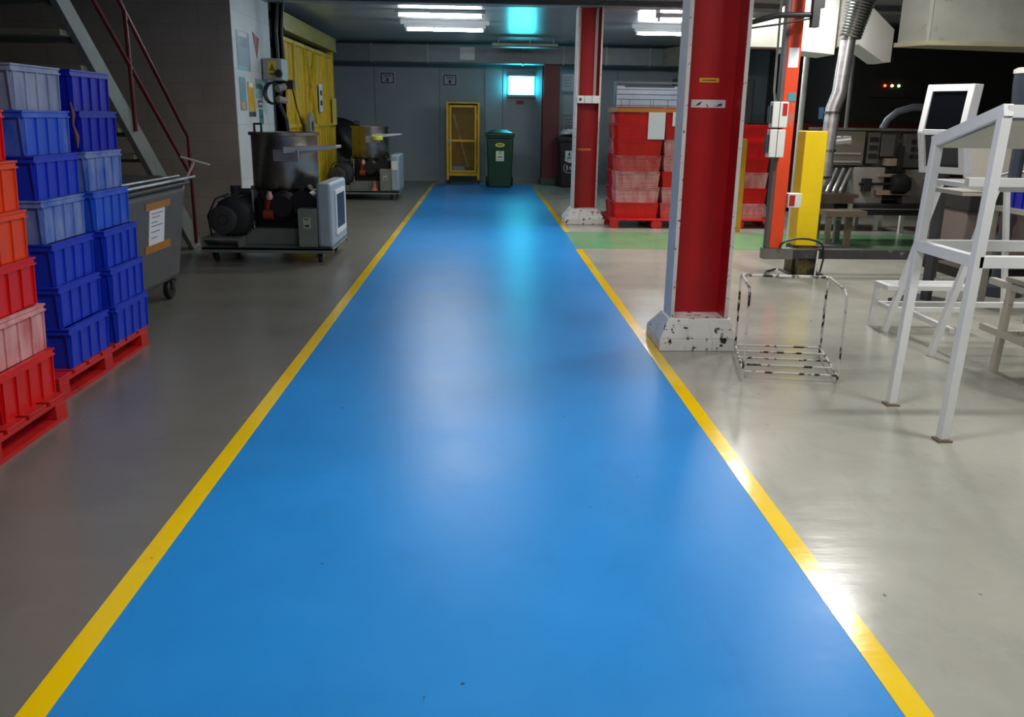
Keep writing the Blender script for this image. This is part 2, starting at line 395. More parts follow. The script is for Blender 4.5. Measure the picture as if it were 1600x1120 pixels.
# ------------------------------------------------------------------ ceiling lights, duct, insect trap
def batten(loc, length, label):
    t = thing('ceiling_light', label, 'ceiling light', loc, 0, 'fluorescent battens on the far ceiling')
    L = length/2
    MB().box(-L-.06, L+.06, -.045, .045, -.05, 0).build('housing', batten_m, t, bevel=.006)
    MB().cyl((-L, 0, -.075), (L, 0, -.075), .019, 14).build('tube', tube_m, t)
    MB().box(-L-.035, -L, -.02, .02, -.1, -.05).build('lamp_holder', white_pl, t)
    MB().box(L, L+.035, -.02, .02, -.1, -.05).build('lamp_holder', white_pl, t)
    return t
batten((-.62, 13.2, 2.83), 1.17, 'upper of the two lit white tubes left of the walkway end')
batten((-.61, 14.6, 2.765), 1.17, 'lower of the two lit white tubes left of the walkway end')
batten((3.12, 13.2, 2.83), 1.17, 'upper of the two lit tubes behind the big red column')
batten((3.06, 14.6, 2.765), 1.2, 'lower of the two lit tubes behind the big red column')
# drop rods carrying the two lower battens belong to a slim rail
for x, lab in ((-.61, 'thin metal hanger above the left pair of tubes'), (3.06, 'thin metal hanger above the right pair of tubes')):
    tag(MB().box(x-.7, x+.7, 14.56, 14.64, 2.766, 2.83).build('light_rail', batten_m), lab, 'rail')

t = thing('air_duct', 'long flat metal air duct along the end wall, running above the walkway', 'duct', (0, 18.9, 2.44))
MB().box(-4.8, 3.7, -.25, .25, 0, .34).build('duct_body', mat('duct_grey', (122, 130, 132), .45, .3, var=.12), t, bevel=.01)
for x in (-2.3, -1.15, .8, 1.62, 2.5, 3.4): MB().box(x, x+.03, -.27, .27, -.015, .355).build('duct_flange', galv, t)
MB().box(-.48, -.18, -.262, -.25, .055, .30).build('access_panel', white_pl, t)
MB().box(1.98, 2.35, -.262, -.25, .05, .31).build('access_panel', white_pl, t)
MB().hexa([(3.7, -.25, 0), (4.7, -1.1, 0), (5.1, -.75, 0), (3.7, .25, 0)], [(3.7, -.25, .34), (4.7, -1.1, .46), (5.1, -.75, .46), (3.7, .25, .34)]).build('duct_elbow', galv, t)

t = thing('cable_tray', 'green lit cable tray hanging under the ceiling before the duct', 'tray', (.78, 17.4, 2.66))
MB().box(-.62, .62, -.16, .16, 0, .012).box(-.62, .62, -.16, -.15, 0, .06).box(-.62, .62, .15, .16, 0, .06).build('tray', galv, t)
for x in (-.5, .1, .55): MB().cyl((x, 0, .012), (x, 0, .17), .008, 8).build('hanger', steel_dull, t)

t = thing('insect_trap', 'glowing cyan insect trap lamp mounted on the end wall', 'lamp', (.82, 19.6, 1.8))
MB().box(-.29, .29, -.15, 0, 0, .055).box(-.29, .29, -.15, 0, .43, .46).box(-.29, .29, -.03, 0, .055, .43).build('housing', mat('trap_housing', (196, 214, 216), .4), t, bevel=.004)
MB().box(-.262, .262, -.14, -.032, .06, .425).build('glow_panel', cyan_glow, t)
MB().box(-.24, .24, -.155, -.15, .01, .045).build('catch_tray', mat('trap_tray', (120, 150, 154), .4), t)
tag(MB().box(.72, .88, 19.585, 19.6, 1.66, 1.74).build('wall_plate', mat('plate_red', (120, 40, 44), .5)), 'small dark red plate on the wall under the insect trap', 'plate')

# ------------------------------------------------------------------ signs on the end wall
def wall_sign(x, z, label):
    t = thing('wall_sign', label, 'sign', (x, 19.6, z), 0, 'framed signs on the end wall')
    MB().box(-.17, .17, -.006, 0, -.13, .13).build('backing', mat('sign_grey', (168, 172, 182), .5), t)
    MB().frame(-.145, .135, -.11, .105, .022, -.010, -.006).build('border', mat('sign_navy', (24, 28, 48), .5), t)
    p = MB().prism([(-.035, -.07), (.03, -.07), (.025, -.03), (.008, 0), (-.012, 0), (-.03, -.03)], -.010, -.006, 'y')
    p.build('symbol', ink, t)
    MB().box(-.085, .08, -.008, -.006, .045, .06).box(-.07, .065, -.008, -.006, .02, .03).build('lettering', ink, t)
wall_sign(-2.06, 2.16, 'framed black and grey sign on the end wall, nearer the yellow lift cage')
wall_sign(-.72, 2.14, 'framed black and grey sign on the end wall above the yellow mesh locker')

# notices behind column 2
def sheet(name, x, z, w, h, label, y=19.6, m=None, group=None, bars=4):
    t = thing(name, label, 'notice', (x, y, z), 0, group)
    MB().box(-w/2, w/2, -.004, 0, -h/2, h/2).build('page', m or paper, t)
    if not bars: return t
    b = MB()
    for i in range(bars):
        b.box(-w*.36, w*(.36-.1*(i % 2)), -.0055, -.004, h*(.32-.17*i)-.006, h*(.32-.17*i)+.004)
    b.build('print', ink, t)
    return t
sheet('hanging_notice', 1.84, 2.12, .26, .36, 'uppermost pale notice on the wall behind the far red column', m=sheet_grey)
sheet('hanging_notice', 1.86, 1.66, .24, .42, 'shiny plastic covered notice on the wall above the black bin', m=sheet_grey, bars=0)
sheet('hanging_notice', 1.9, 1.24, .3, .36, 'lowest white notice on the wall above the black bin', m=mat('notice_grey', (176, 180, 186), .6))
# planning board on its own feet behind the red crates
t = thing('planning_board', 'whiteboard ruled with black lines standing behind the red crates', 'board', (2.85, 15.3, 0))
MB().box(-.6, .6, -.012, .012, .9, 1.92).build('panel', mat('board_white', (150, 156, 166), .3), t)
MB().frame(-.62, .62, .88, 1.99, .035, -.02, .02).build('board_frame', mat('board_frame', (70, 74, 78), .4), t)
g = MB()
for z in (1.86, 1.78, 1.70, 1.6, 1.5, 1.4, 1.2): g.box(-.58, .58, -.0145, -.012, z-.005, z+.005)
for x in (-.5, -.36, 0, .05, .3): g.box(x-.004, x+.004, -.0145, -.012, .94, 1.7)
g.box(-.45, .4, -.0145, -.012, 1.895, 1.92)
g.build('ruling', ink, t)
for x in (-.58, .58):
    MB().box(x-.02, x+.02, -.02, .02, .03, .9).box(x-.025, x+.025, -.3, .3, 0, .03).build('leg', grey_dark, t)
tag(MB().tube([(2.28, 19.575, 2.44), (2.28, 19.575, 1.2), (2.26, 19.575, .98)], .022, 8).build('cable', black), 'black cable hanging down the end wall right of the far red column', 'cable')

# ------------------------------------------------------------------ mesh locker with its broom and dustpan
t = thing('mesh_locker', 'yellow mesh fronted locker on casters against the end wall', 'locker', (-.42, 18.95, 0))
W, D, Z0, Z1 = .325, .2, .17, 1.64
b = MB()
for sx in (-1, 1):
    for sy in (-1, 1):
        b.box(sx*W-.025, sx*W+.025, sy*D-.025, sy*D+.025, .08, Z1)
b.box(-W-.025, W+.025, -D-.025, D+.025, Z1, Z1+.03)
b.box(-W, W, -D, D, Z0, Z0+.03); b.box(-W, W, -D-.02, -D+.02, Z0, Z0+.06)
b.build('cabinet_frame', yellow_pt, t, bevel=.004)
pl = mat('locker_inside', (132, 96, 20), .55, var=.12)
MB().box(-W+.02, W-.02, D-.006, D, Z0+.03, Z1).build('back_panel', pl, t)
for x in (-W, W): MB().box(x-.004, x+.004, -D+.025, D-.025, Z0+.03, Z1).build('side_panel', pl, t)
d = MB().frame(-W+.04, W-.04, Z0+.07, Z1-.03, .045, -D-.045, -D-.02).box(-W+.085, W-.085, -D-.045, -D-.02, .87, .915)
dd = d.build('door', yellow_pt, t, bevel=.003)
wm = MB()
for i in range(13):
    x = -W+.085+(2*W-.17)*i/12; wm.box(x-.003, x+.003, -D-.034, -D-.029, Z0+.115, Z1-.075)
for i in range(29):
    z = Z0+.115+(Z1-.19-Z0)*i/28; wm.box(-W+.085, W-.085, -D-.037, -D-.034, z-.003, z+.003)
wm.build('wire_mesh', mat('mesh_yellow', (190, 150, 40), .5), dd)
MB().box(-W+.015, -W+.06, -D-.065, -D-.045, .82, .92).build('padlock', steel_dull, dd)
for z in (.42, 1.33): MB().cyl((W-.03, -D-.05, z), (W-.03, -D-.05, z+.1), .011, 10).build('hinge', yellow_pt, dd)
for sx in (-1, 1):
    for sy in (-1, 1):
        c = MB().lathe([(0, -.015), (.04, -.015), (.04, .015), (0, .015)], (sx*W, sy*D, .041), 16, Matrix.Rotation(PI/2, 3, 'Y')).box(sx*W-.03, sx*W+.03, sy*D-.03, sy*D+.03, .07, .082)
        c.build('caster', black, t)
t = thing('broom', 'long handled broom leaning inside the yellow mesh locker', 'broom', (-.42, 19.03, .203))
MB().tube([(.1, .0, .12), (-.21, .02, 1.22)], .012, 10).build('handle', broom_wood, t)
MB().box(.04, .2, -.04, .04, .0, .13).build('brush_head', mat('broom_dark', (40, 52, 70), .7), t)
t = thing('dustpan', 'blue dustpan with an upright red handle standing in the yellow mesh locker', 'dustpan', (-.52, 18.86, .203))
MB().hexa([(-.13, -.05, 0), (.13, -.05, 0), (.13, .1, 0), (-.13, .1, 0)], [(-.12, -.01, .16), (.12, -.01, .16), (.11, .08, .16), (-.11, .08, .16)]).build('pan', pan_blue, t, bevel=.008)
MB().tube([(-.01, .05, .16), (-.01, .06, .88), (.04, .06, .92), (.06, .06, .86)], .016, 10).build('handle', pan_red, t)

# ------------------------------------------------------------------ wheelie bins
def wheelie(name, label, loc, m, w, h, d, rz=0):
    t = thing(name, label, 'bin', loc, rz)
    w2, d2 = w/2, d/2
    b = MB().hexa([(-w2*.84, -d2*.8, 0.0), (w2*.84, -d2*.8, 0.0), (w2*.84, d2*.7, .0), (-w2*.84, d2*.7, .0)],
                  [(-w2*.97, -d2, h*.86), (w2*.97, -d2, h*.86), (w2*.97, d2, h*.86), (-w2*.97, d2, h*.86)])
    b.build('body', m, t, bevel=.03, seg=3)
    MB().box(-w2*1.04, w2*1.04, -d2*1.06, d2*1.06, h*.86, h*.90).build('rim', m, t, bevel=.012)
    l = MB().hexa([(-w2*1.07, -d2*1.1, h*.90), (w2*1.07, -d2*1.1, h*.90), (w2*1.07, d2*1.12, h*.90), (-w2*1.07, d2*1.12, h*.90)],
                  [(-w2*1.03, -d2*1.04, h*.95), (w2*1.03, -d2*1.04, h*.95), (w2*1.03, d2*1.1, h*.95), (-w2*1.03, d2*1.1, h*.95)])
    l.hexa([(-w2*.94, -d2*.9, h*.95), (w2*.94, -d2*.9, h*.95), (w2*.94, d2, h*.95), (-w2*.94, d2, h*.95)],
           [(-w2*.45, -d2*.3, h), (w2*.45, -d2*.3, h), (w2*.55, d2*.9, h), (-w2*.55, d2*.9, h)])
    l.build('lid', m, t, bevel=.015, seg=3)
    for sx in (-1, 1):
        MB().lathe([(0, -.03), (.085, -.03), (.1, -.015), (.1, .015), (.085, .03), (0, .03)], (sx*w2*.9, d2*.85, .1), 20, Matrix.Rotation(PI/2, 3, 'Y')).build('wheel', black, t)
    MB().tube([(-w2*.8, d2*1.05, h*.88), (-w2*.8, d2*1.3, h*.9), (w2*.8, d2*1.3, h*.9), (w2*.8, d2*1.05, h*.88)], .014, 8).build('handle', m, t)
    return t
def onface(t, z, H, d2):            # y of the sloping front face at height z
    k = z/(H*.86); return -(d2*.8+(d2-d2*.8)*k)-.002
gb = wheelie('wheelie_bin', 'dark green wheelie bin with a yellow oval sticker at the end of the walkway', (.34, 18.1, 0.002), bin_green, .56, 1.13, .6)
H, d2 = 1.13, .3
z = .84; y = onface(gb, z, H, d2)
e = MB().lathe([(0, -.003), (1, -.003), (1, .003), (0, .003)], (0, 0, 0), 28, Matrix.Rotation(PI/2, 3, 'X'))
e.map(lambda p: Vector((p.x*.095, p.y, p.z*.04)))
o = e.build('oval_sticker', lime, gb); o.location = (.0, y-.002, z); o.rotation_euler = (-.06, 0, 0)
MB().box(-.06, .06, -.006, -.003, -.01, .012).build('lettering', ink, o)
z = .65; y = onface(gb, z, H, d2)
o = MB().box(-.08, .08, -.003, .003, -.125, .125).build('white_sticker', mat('sticker_cream', (224, 232, 196), .5), gb); o.location = (0, y-.004, z); o.rotation_euler = (-.06, 0, 0)
MB().box(-.045, .05, -.006, -.003, -.055, -.035).box(-.06, .06, -.006, -.003, -.105, -.098).build('lettering', ink, o)
MB().tube([(-.03, -.005, .02), (.0, -.005, .015), (.03, -.005, .03), (.028, -.005, .055), (.012, -.005, .085)], .006, 6).tube([(-.03, -.005, .035), (-.01, -.005, .06), (.01, -.005, .05)], .006, 6).build('symbol', ink, o)
bb = wheelie('wheelie_bin', 'black bin with round emblem partly hidden by the far red column', (1.83, 18.35, 0.0), bin_black, .56, 1.06, .56)
H, d2 = 1.06, .28
z = .665; y = onface(bb, z, H, d2)
o = MB().box(-.08, .08, -.003, .003, -.1, .1).build('white_sticker', mat('sticker_mint', (206, 228, 220), .5), bb); o.location = (-.07, y-.004, z); o.rotation_euler = (-.06, 0, 0)
MB().prism([(-.02, -.03), (.015, -.03), (.02, .03), (0, .06), (-.01, .02)], -.006, -.003, 'y').box(-.04, .04, -.006, -.003, -.075, -.055).build('lettering', ink, o)
o = MB().prism([(-.1, .03), (-.06, .0), (.1, .02), (.09, -.04), (.0, -.06), (-.09, -.02)], -.003, .003, 'y').build('torn_sticker', mat('sticker_mint', (206, 228, 220), .5), bb); o.location = (-.06, onface(bb, .55, H, d2)-.004, .555)
z = .40; y = onface(bb, z, H, d2)
o = MB().lathe([(.095, -.003), (.11, -.003), (.11, .003), (.095, .003), (.095, -.003)], (0, 0, 0), 32, Matrix.Rotation(PI/2, 3, 'X')).build('emblem', mat('emblem_grey', (170, 176, 186), .5), bb)
o.location = (-.07, y-.004, z); o.rotation_euler = (-.06, 0, 0)
MB().prism([(-.05, -.05), (-.02, -.065), (-.015, .02), (-.03, .065), (-.055, .03)], -.003, .003, 'y').prism([(.01, -.05), (.06, -.03), (.055, .03), (.02, .03)], -.003, .003, 'y').build('figure_mark', mat('emblem_grey', (170, 176, 186), .5), o)
# crumpled white plastic on the black bin
bm = bmesh.new(); bmesh.ops.create_icosphere(bm, subdivisions=3, radius=1)
for v in bm.verts:
    k = .75+.45*random.random(); v.co = Vector((v.co.x*.17*k, v.co.y*.13*k, max(0, v.co.z)*.1*k))
me = bpy.data.meshes.new('plastic_bag'); bm.to_mesh(me); bm.free(); me.materials.append(cloth_white)
o = bpy.data.objects.new('plastic_bag', me); COL.objects.link(o); o.location = (1.76, 18.32, 1.063)
tag(o, 'crumpled white plastic bag lying on top of the black bin', 'bag')

# ------------------------------------------------------------------ crates and pallets
def crate_mesh(w, l, h, ribs_w, ribs_l, hribs=0, lip=.003, taper=(.945, .955), rd=.007):
    """stacking crate, short side w along y, long side l along x: tapered tray with ribs, a rim with two lips."""
    b = MB(); tw, tl = w/2, l/2; bw, bl = tw*taper[0], tl*taper[1]; t = .006
    zt = h-.03
    lo = [(-bl, -bw, 0), (bl, -bw, 0), (bl, bw, 0), (-bl, bw, 0)]
    hi = [(-tl+.007, -tw+.007, zt), (tl-.007, -tw+.007, zt), (tl-.007, tw-.007, zt), (-tl+.007, tw-.007, zt)]
    b._add(lo+hi, [(0, 3, 2, 1), (0, 1, 5, 4), (1, 2, 6, 5), (2, 3, 7, 6), (3, 0, 4, 7)])
    li = [(-bl+t, -bw+t, t), (bl-t, -bw+t, t), (bl-t, bw-t, t), (-bl+t, bw-t, t)]
    ui = [(-tl+.018, -tw+.018, zt), (tl-.018, -tw+.018, zt), (tl-.018, tw-.018, zt), (-tl+.018, tw-.018, zt)]
    b._add(li+ui, [(0, 1, 2, 3), (4, 5, 1, 0), (5, 6, 2, 1), (6, 7, 3, 2), (7, 4, 0, 3)])
    for sx in (-1, 1):
        for i in range(ribs_w+1):
            y = -1+2*i/ribs_w
            b.bar((sx*(bl-.001), y*(bw-.006), .004), (sx*(tl-.006), y*(tw-.018), zt), rd, .016, up=(sx, 0, 0))
        for i in range(hribs):
            z = (i+1)/(hribs+1)*zt; k = z/zt
            x = bl+(tl-.007-bl)*k; yy = bw+(tw-.007-bw)*k
            b.box(min(sx*x, sx*(x+.005)), max(sx*x, sx*(x+.005)), -yy, yy, z-.003, z+.003)
    for sy in (-1, 1):
        for i in range(ribs_l+1):
            x = -1+2*i/ribs_l
            b.bar((x*(bl-.006), sy*(bw-.001), .004), (x*(tl-.018), sy*(tw-.006), zt), rd, .016, up=(0, sy, 0))
        for i in range(hribs):
            z = (i+1)/(hribs+1)*zt; k = z/zt
            y = bw+(tw-.007-bw)*k; xx = bl+(tl-.007-bl)*k
            b.box(-xx, xx, min(sy*y, sy*(y+.005)), max(sy*y, sy*(y+.005)), z-.003, z+.003)
    r = MB()
    for (z0, z1, o, i) in ((h-.032, h-.025, lip, .02), (h-.025, h-.008, -.003, .02), (h-.008, h, lip, .02)):
        ox, oy, ix, iy = tl+o, tw+o, tl-i, tw-i
        r.box(-ox, -ix, -oy, oy, z0, z1).box(ix, ox, -oy, oy, z0, z1).box(-ix, ix, -oy, -iy, z0, z1).box(-ix, ix, iy, oy, z0, z1)
    return b, r
def make_crate(label, loc, mt, w, l, h, rw, rlong, hr, group, **kw):
    t = thing('plastic_crate', label, 'crate', loc, 0, group)
    b, r = crate_mesh(w, l, h, rw, rlong, hr, **kw)
    b.build('crate_body', mt, t, smooth=False); r.build('crate_rim', mt, t, smooth=False)
    return t
def stack(first, loc, rz, colours, labels, pitch, group, jitter=.006, lean=0.0):
    for i, (m, lab) in enumerate(zip(colours, labels)):
        p = (loc[0]+lean*i+random.uniform(-jitter, jitter), loc[1]+random.uniform(-jitter, jitter), loc[2]+i*pitch)
        r = rz+random.uniform(-.012, .012)
        c = copy_tree(first, p, r, lab, group); paint(c, m)
def make_pallet(label, loc, L, W, rz=0, group=None):
    """red pallet: L along x, W along y, slatted deck, nine blocks, three runners."""
    t = thing('pallet', label, 'pallet', loc, rz, group)
    d = MB()
    n = 7; g = .03; sw = (W-(n-1)*g)/n
    for i in range(n): d.box(0, L, i*(sw+g), i*(sw+g)+sw, .1, .12)
    for x in (.0, L/2-.05, L-.1): d.box(x, x+.1, 0, W, .085, .1)
    d.build('deck', red_pallet, t, bevel=.002)
    for x in (0, L/2-.07, L-.1):
        for y in (0, W/2-.05, W-.1):
            MB().box(x, x+(.1 if x != L/2-.07 else .14), y, y+.1, .02, .085).build('block', red_pallet, t, bevel=.002)
    for x in (0, L/2-.05, L-.1): MB().box(x, x+.1, 0, W, 0, .02).build('runner', red_pallet, t)
    return t
make_pallet('red pallet under the blue crate stacks', (-3.22, 4.02, 0), 1.2, 1.12)
make_pallet('red pallet under the orange and red crate stack', (-3.1, 2.62, 0), 1.2, 1.2)
PIT, CH, CW, CL = .206, .2055, .46, .6
base = make_crate('deep blue crate at the bottom of the blue stack nearer the orange crates', (-2.325, 4.415, .12), blue_mid, CW, CL, CH, 4, 6, 0, 'blue crates in the stack nearer the orange crates')
order = ['second from the bottom', 'third from the bottom', 'fourth from the bottom', 'third from the top', 'second from the top', 'topmost']
cl = [blue_mid, blue_mid, blue_dusty, blue_mid, blue_light, blue_grey]
nm = ['blue crate', 'blue crate', 'dusty pale blue crate', 'dark blue crate', 'light blue crate', 'grey dusty blue crate']
stack(base, (-2.343, 4.415, .12+PIT), 0, cl, [f'{a}, {o} in the blue stack nearer the orange crates' for a, o in zip(nm, order)], PIT, 'blue crates in the stack nearer the orange crates', lean=-.018)
base['label'] = 'blue crate, bottom one in the blue stack nearer the orange crates'
cl = [blue_mid, blue_mid, blue_mid, blue_light, blue_dusty, blue_deep, blue_deep]
order = ['bottom one', 'second from the bottom', 'third from the bottom', 'fourth from the bottom', 'third from the top', 'second from the top', 'topmost']
nm = ['blue crate', 'blue crate', 'blue crate', 'blue crate', 'dusty light blue crate', 'deep blue crate', 'deep blue crate']
stack(base, (-2.30, 4.935, .12), 0, cl, [f'{a}, {o} in the blue stack beside the grey tub' for a, o in zip(nm, order)], PIT, 'blue crates in the stack beside the grey tub', lean=-.018)
cl = [red_plastic, pink_dusty, red_plastic, orange_pl, orange_pl, red_plastic, red_plastic]
nm = ['bright red crate', 'dusty pink crate', 'red crate', 'orange crate', 'orange crate', 'red crate', 'red crate']
stack(base, (-2.235, 3.60, .12), 0, cl, [f'{a}, {o} in the stack at the left edge' for a, o in zip(nm, order)], PIT, 'orange and red crates at the left edge', lean=-.014)
# dusty fringe of torn wrap between the two blue stacks
w = MB(); pts = [(-2.105, 4.665, 1.40), (-2.10, 4.672, 1.34), (-2.105, 4.668, 1.29), (-2.095, 4.675, 1.23), (-2.095, 4.67, 1.17)]
w.tube(pts, [.003, .009, .005, .011, .003], 7)
tag(w.build('hanging_tape', mat('torn_brown', (120, 82, 70), .6)), 'torn brown tape hanging between the two blue crate stacks', 'tape')

make_pallet('red pallet under the taped red crate stacks', (1.66, 11.22, 0), 1.2, 1.0)
make_pallet('red pallet half hidden behind the big red column', (2.88, 11.3, 0), .95, 1.0)
RP, RH, RW, RLn = .2, .1995, .4, .57
rb = make_crate('bright red crate, bottom one in the front red stack beside the far column', (2.0, 11.52, .12), red_plastic, RW, RLn, RH, 3, 4, 2, 'red crates in the front stack beside the far column', lip=.006, taper=(.9, .925), rd=.014)
od7 = ['bottom one', 'second from the bottom', 'third from the bottom', 'fourth from the bottom', 'third from the top', 'second from the top', 'topmost']
def rstack(loc, cols, names, where, group, skip=0):
    n = len(cols)
    od = (od7 if n == 7 else ['bottom one', 'second from the bottom', 'third from the bottom', 'third from the top', 'second from the top', 'topmost'])
    stack(rb, (loc[0], loc[1], .12+skip*RP), 0, cols[skip:], [f'{a}, {o} in the {where}' for a, o in zip(names, od)][skip:], RP, group, .005)
R, P, S_ = red_plastic, pink_dusty, salmon_dusty
rstack((2.0, 11.52), [R, P, P, S_, R, R, R], ['bright red crate', 'dusty pink crate', 'dusty pink crate', 'dusty salmon crate', 'red crate', 'red crate', 'red crate'], 'front red stack beside the far column', 'red crates in the front stack beside the far column', 1)
rstack((2.605, 11.52), [S_, P, R, P, P, R, R], ['dusty salmon crate', 'dusty pink crate', 'bright red crate', 'dusty pink crate', 'dusty pink crate', 'red crate', 'red crate'], 'stack left of the big red column', 'red crates in the stack left of the big column')
rstack((2.0, 11.98), [S_, R, R, R, P, S_, P], ['dusty salmon crate', 'red crate', 'red crate', 'red crate', 'dusty pink crate', 'salmon crate', 'pink topped crate'], 'rear crate stack', 'red crates in the rear stack')
rstack((3.42, 11.55), [P, R, P, R, R, R], ['dusty pink crate', 'red crate', 'dusty pink crate', 'red crate', 'bright red crate', 'bright red crate'], 'stack right of the big column', 'red crates between the big column and the orange post')
# tape band round the top crates, papers hung on it
y0 = 11.290
tag(MB().box(1.69, 2.90, y0, y0+.004, 1.455, 1.505).box(1.69, 1.694, 11.30, 12.18, 1.455, 1.505).build('tape_band', tape_m), 'brown tape band round the top of the red crate stacks', 'tape')
sheet('hanging_paper_sheet', 2.2, 1.29, .215, .33, 'longer white sheet taped on the front red crate stack', y=y0-.001, bars=0)
sheet('hanging_paper_sheet', 2.5, 1.375, .2, .17, 'shorter white sheet taped on the stack beside the big red column', y=y0-.001, bars=0)

# ------------------------------------------------------------------ stair with handrail
t = thing('staircase', 'grey steel open staircase rising behind the crates at left', 'staircase', (-3.0, 9.25, 0))
SL = .82                                                  # rise over run
def st(y): return (0, -y, y*SL)
YE = 3.3
for x in (-.035, -1.0):
    o = MB().prism([(0, .0), (-.10, .2), (-YE, YE*SL+.12), (-YE, YE*SL-.06), (-.22, .0)], x, x+.05, 'x').box(x-.02, x+.05, -.14, .02, 0, .012)
    o.build('stringer', stair_m, t, bevel=.004)
for i in range(13):
    y = .36+i*.28; z = y*SL
    if y > YE-.1: break
    MB().box(-.95, -.035, -y-.24, -y+.02, z-.02, z+.02).box(-.95, -.035, -y+.01, -y+.02, z-.06, z+.02).build('tread', tread_m, t)
r = .017
MB().tube([(.03, -.17, .06), (.03, -.17, 1.13), (.03, -.27, 1.2), (.03, -1.6, 2.24), (.03, -2.2, 2.72)], r, 10).build('handrail', rail_red, t)
MB().tube([(.03, -.17, .74), (.03, -2.15, 2.22), (.03, -2.7, 2.66)], r, 10).build('mid_rail', rail_red, t)
MB().tube([(.03, -1.5, 1.2), (.03, -1.5, 2.16)], r, 10).build('rail_post', rail_red, t)

# ------------------------------------------------------------------ wheeled grey tub with a squeegee
t = thing('wheeled_tub', 'grey plastic wheeled tub with a taped note beside the blue crates', 'tub', (-2.68, 6.1, 0))
b = MB().hexa([(-.36, -.52, .14), (.36, -.52, .14), (.36, .56, .14), (-.36, .56, .14)],
              [(-.46, -.62, .84), (.44, -.62, .84), (.44, .62, .84), (-.46, .62, .84)])
b.build('tub_body', tub_grey, t, bevel=.05, seg=4)
MB().box(-.48, .465, -.64, .64, .835, .862).build('rim', grey_dark, t, bevel=.008)
MB().hexa([(-.44, -.6, .862), (.40, -.6, .862), (.40, .6, .862), (-.44, .6, .862)], [(-.36, -.5, .91), (.3, -.5, .91), (.3, .5, .91), (-.36, .5, .91)]).build('lid', mat('lid_grey', (52, 53, 56), .5, var=.15), t, bevel=.02)
tag(MB().tube([(.45, -.62, .885), (.45, .78, .885)], .012, 10).tube([(.41, -.62, .91), (.41, .55, .905)], .01, 10).build('lid_bar', steel, t), 'chrome bars along the lid')
for sx in (-1, 1):
    for sy in (-1, 1):
        c = MB().box(sx*.32-.035, sx*.32+.035, sy*.42-.05, sy*.42+.05, .125, .145).bar((sx*.32-.03, sy*.42, .135), (sx*.32-.03, sy*.42-.02, .075), .006, .05, up=(0, 1, 0)).bar((sx*.32+.03, sy*.42, .135), (sx*.32+.03, sy*.42-.02, .075), .006, .05, up=(0, 1, 0))
        c2_ = c.build('caster', black, t)
        MB().lathe([(0, -.02), (.03, -.024), (.066, -.022), (.075, -.012), (.075, .012), (.066, .022), (.03, .024), (0, .02)], (sx*.32, sy*.42-.02, .075), 22, Matrix.Rotation(PI/2, 3, 'Y')).build('wheel', black, c2_)
xs = lambda z: .36+(.08)*(z-.14)/.7+.001
def onside(y0, y1, z0, z1, off): 
    return MB().hexa([(xs(z0), y0, z0), (xs(z0)+off, y0, z0), (xs(z0)+off, y1, z0), (xs(z0), y1, z0)], [(xs(z1), y0, z1), (xs(z1)+off, y0, z1), (xs(z1)+off, y1, z1), (xs(z1), y1, z1)])
o = onside(-.13, .16, .47, .72, .003).build('note', paper, t)
pr = MB()
for i, z in enumerate((.685, .66, .625, .6, .56, .52)): 
    m_ = onside(-.09, .12-.05*(i % 3), z, z+.006, .0045); pr._add(m_.v, m_.f)
pr.build('print', mat('ink_blue', (110, 118, 150), .7), o)
onside(-.2, .26, .715, .765, .005).build('tape_strip', tape_m, t)
onside(-.19, .29, .42, .475, .005).build('tape_strip', tape_m, t)
t = thing('squeegee', 'pale T shaped squeegee sticking up behind the wheeled tub', 'squeegee', (-2.52, 7.25, 0))
MB().tube([(-.16, 0, 0), (.1, -.06, .8), (.2, -.07, .98)], .012, 10).build('pole', broom_wood, t)
MB().bar((.1, -.07, 1.02), (.32, -.06, .96), .02, .012).build('cross_bar', white_pl, t)

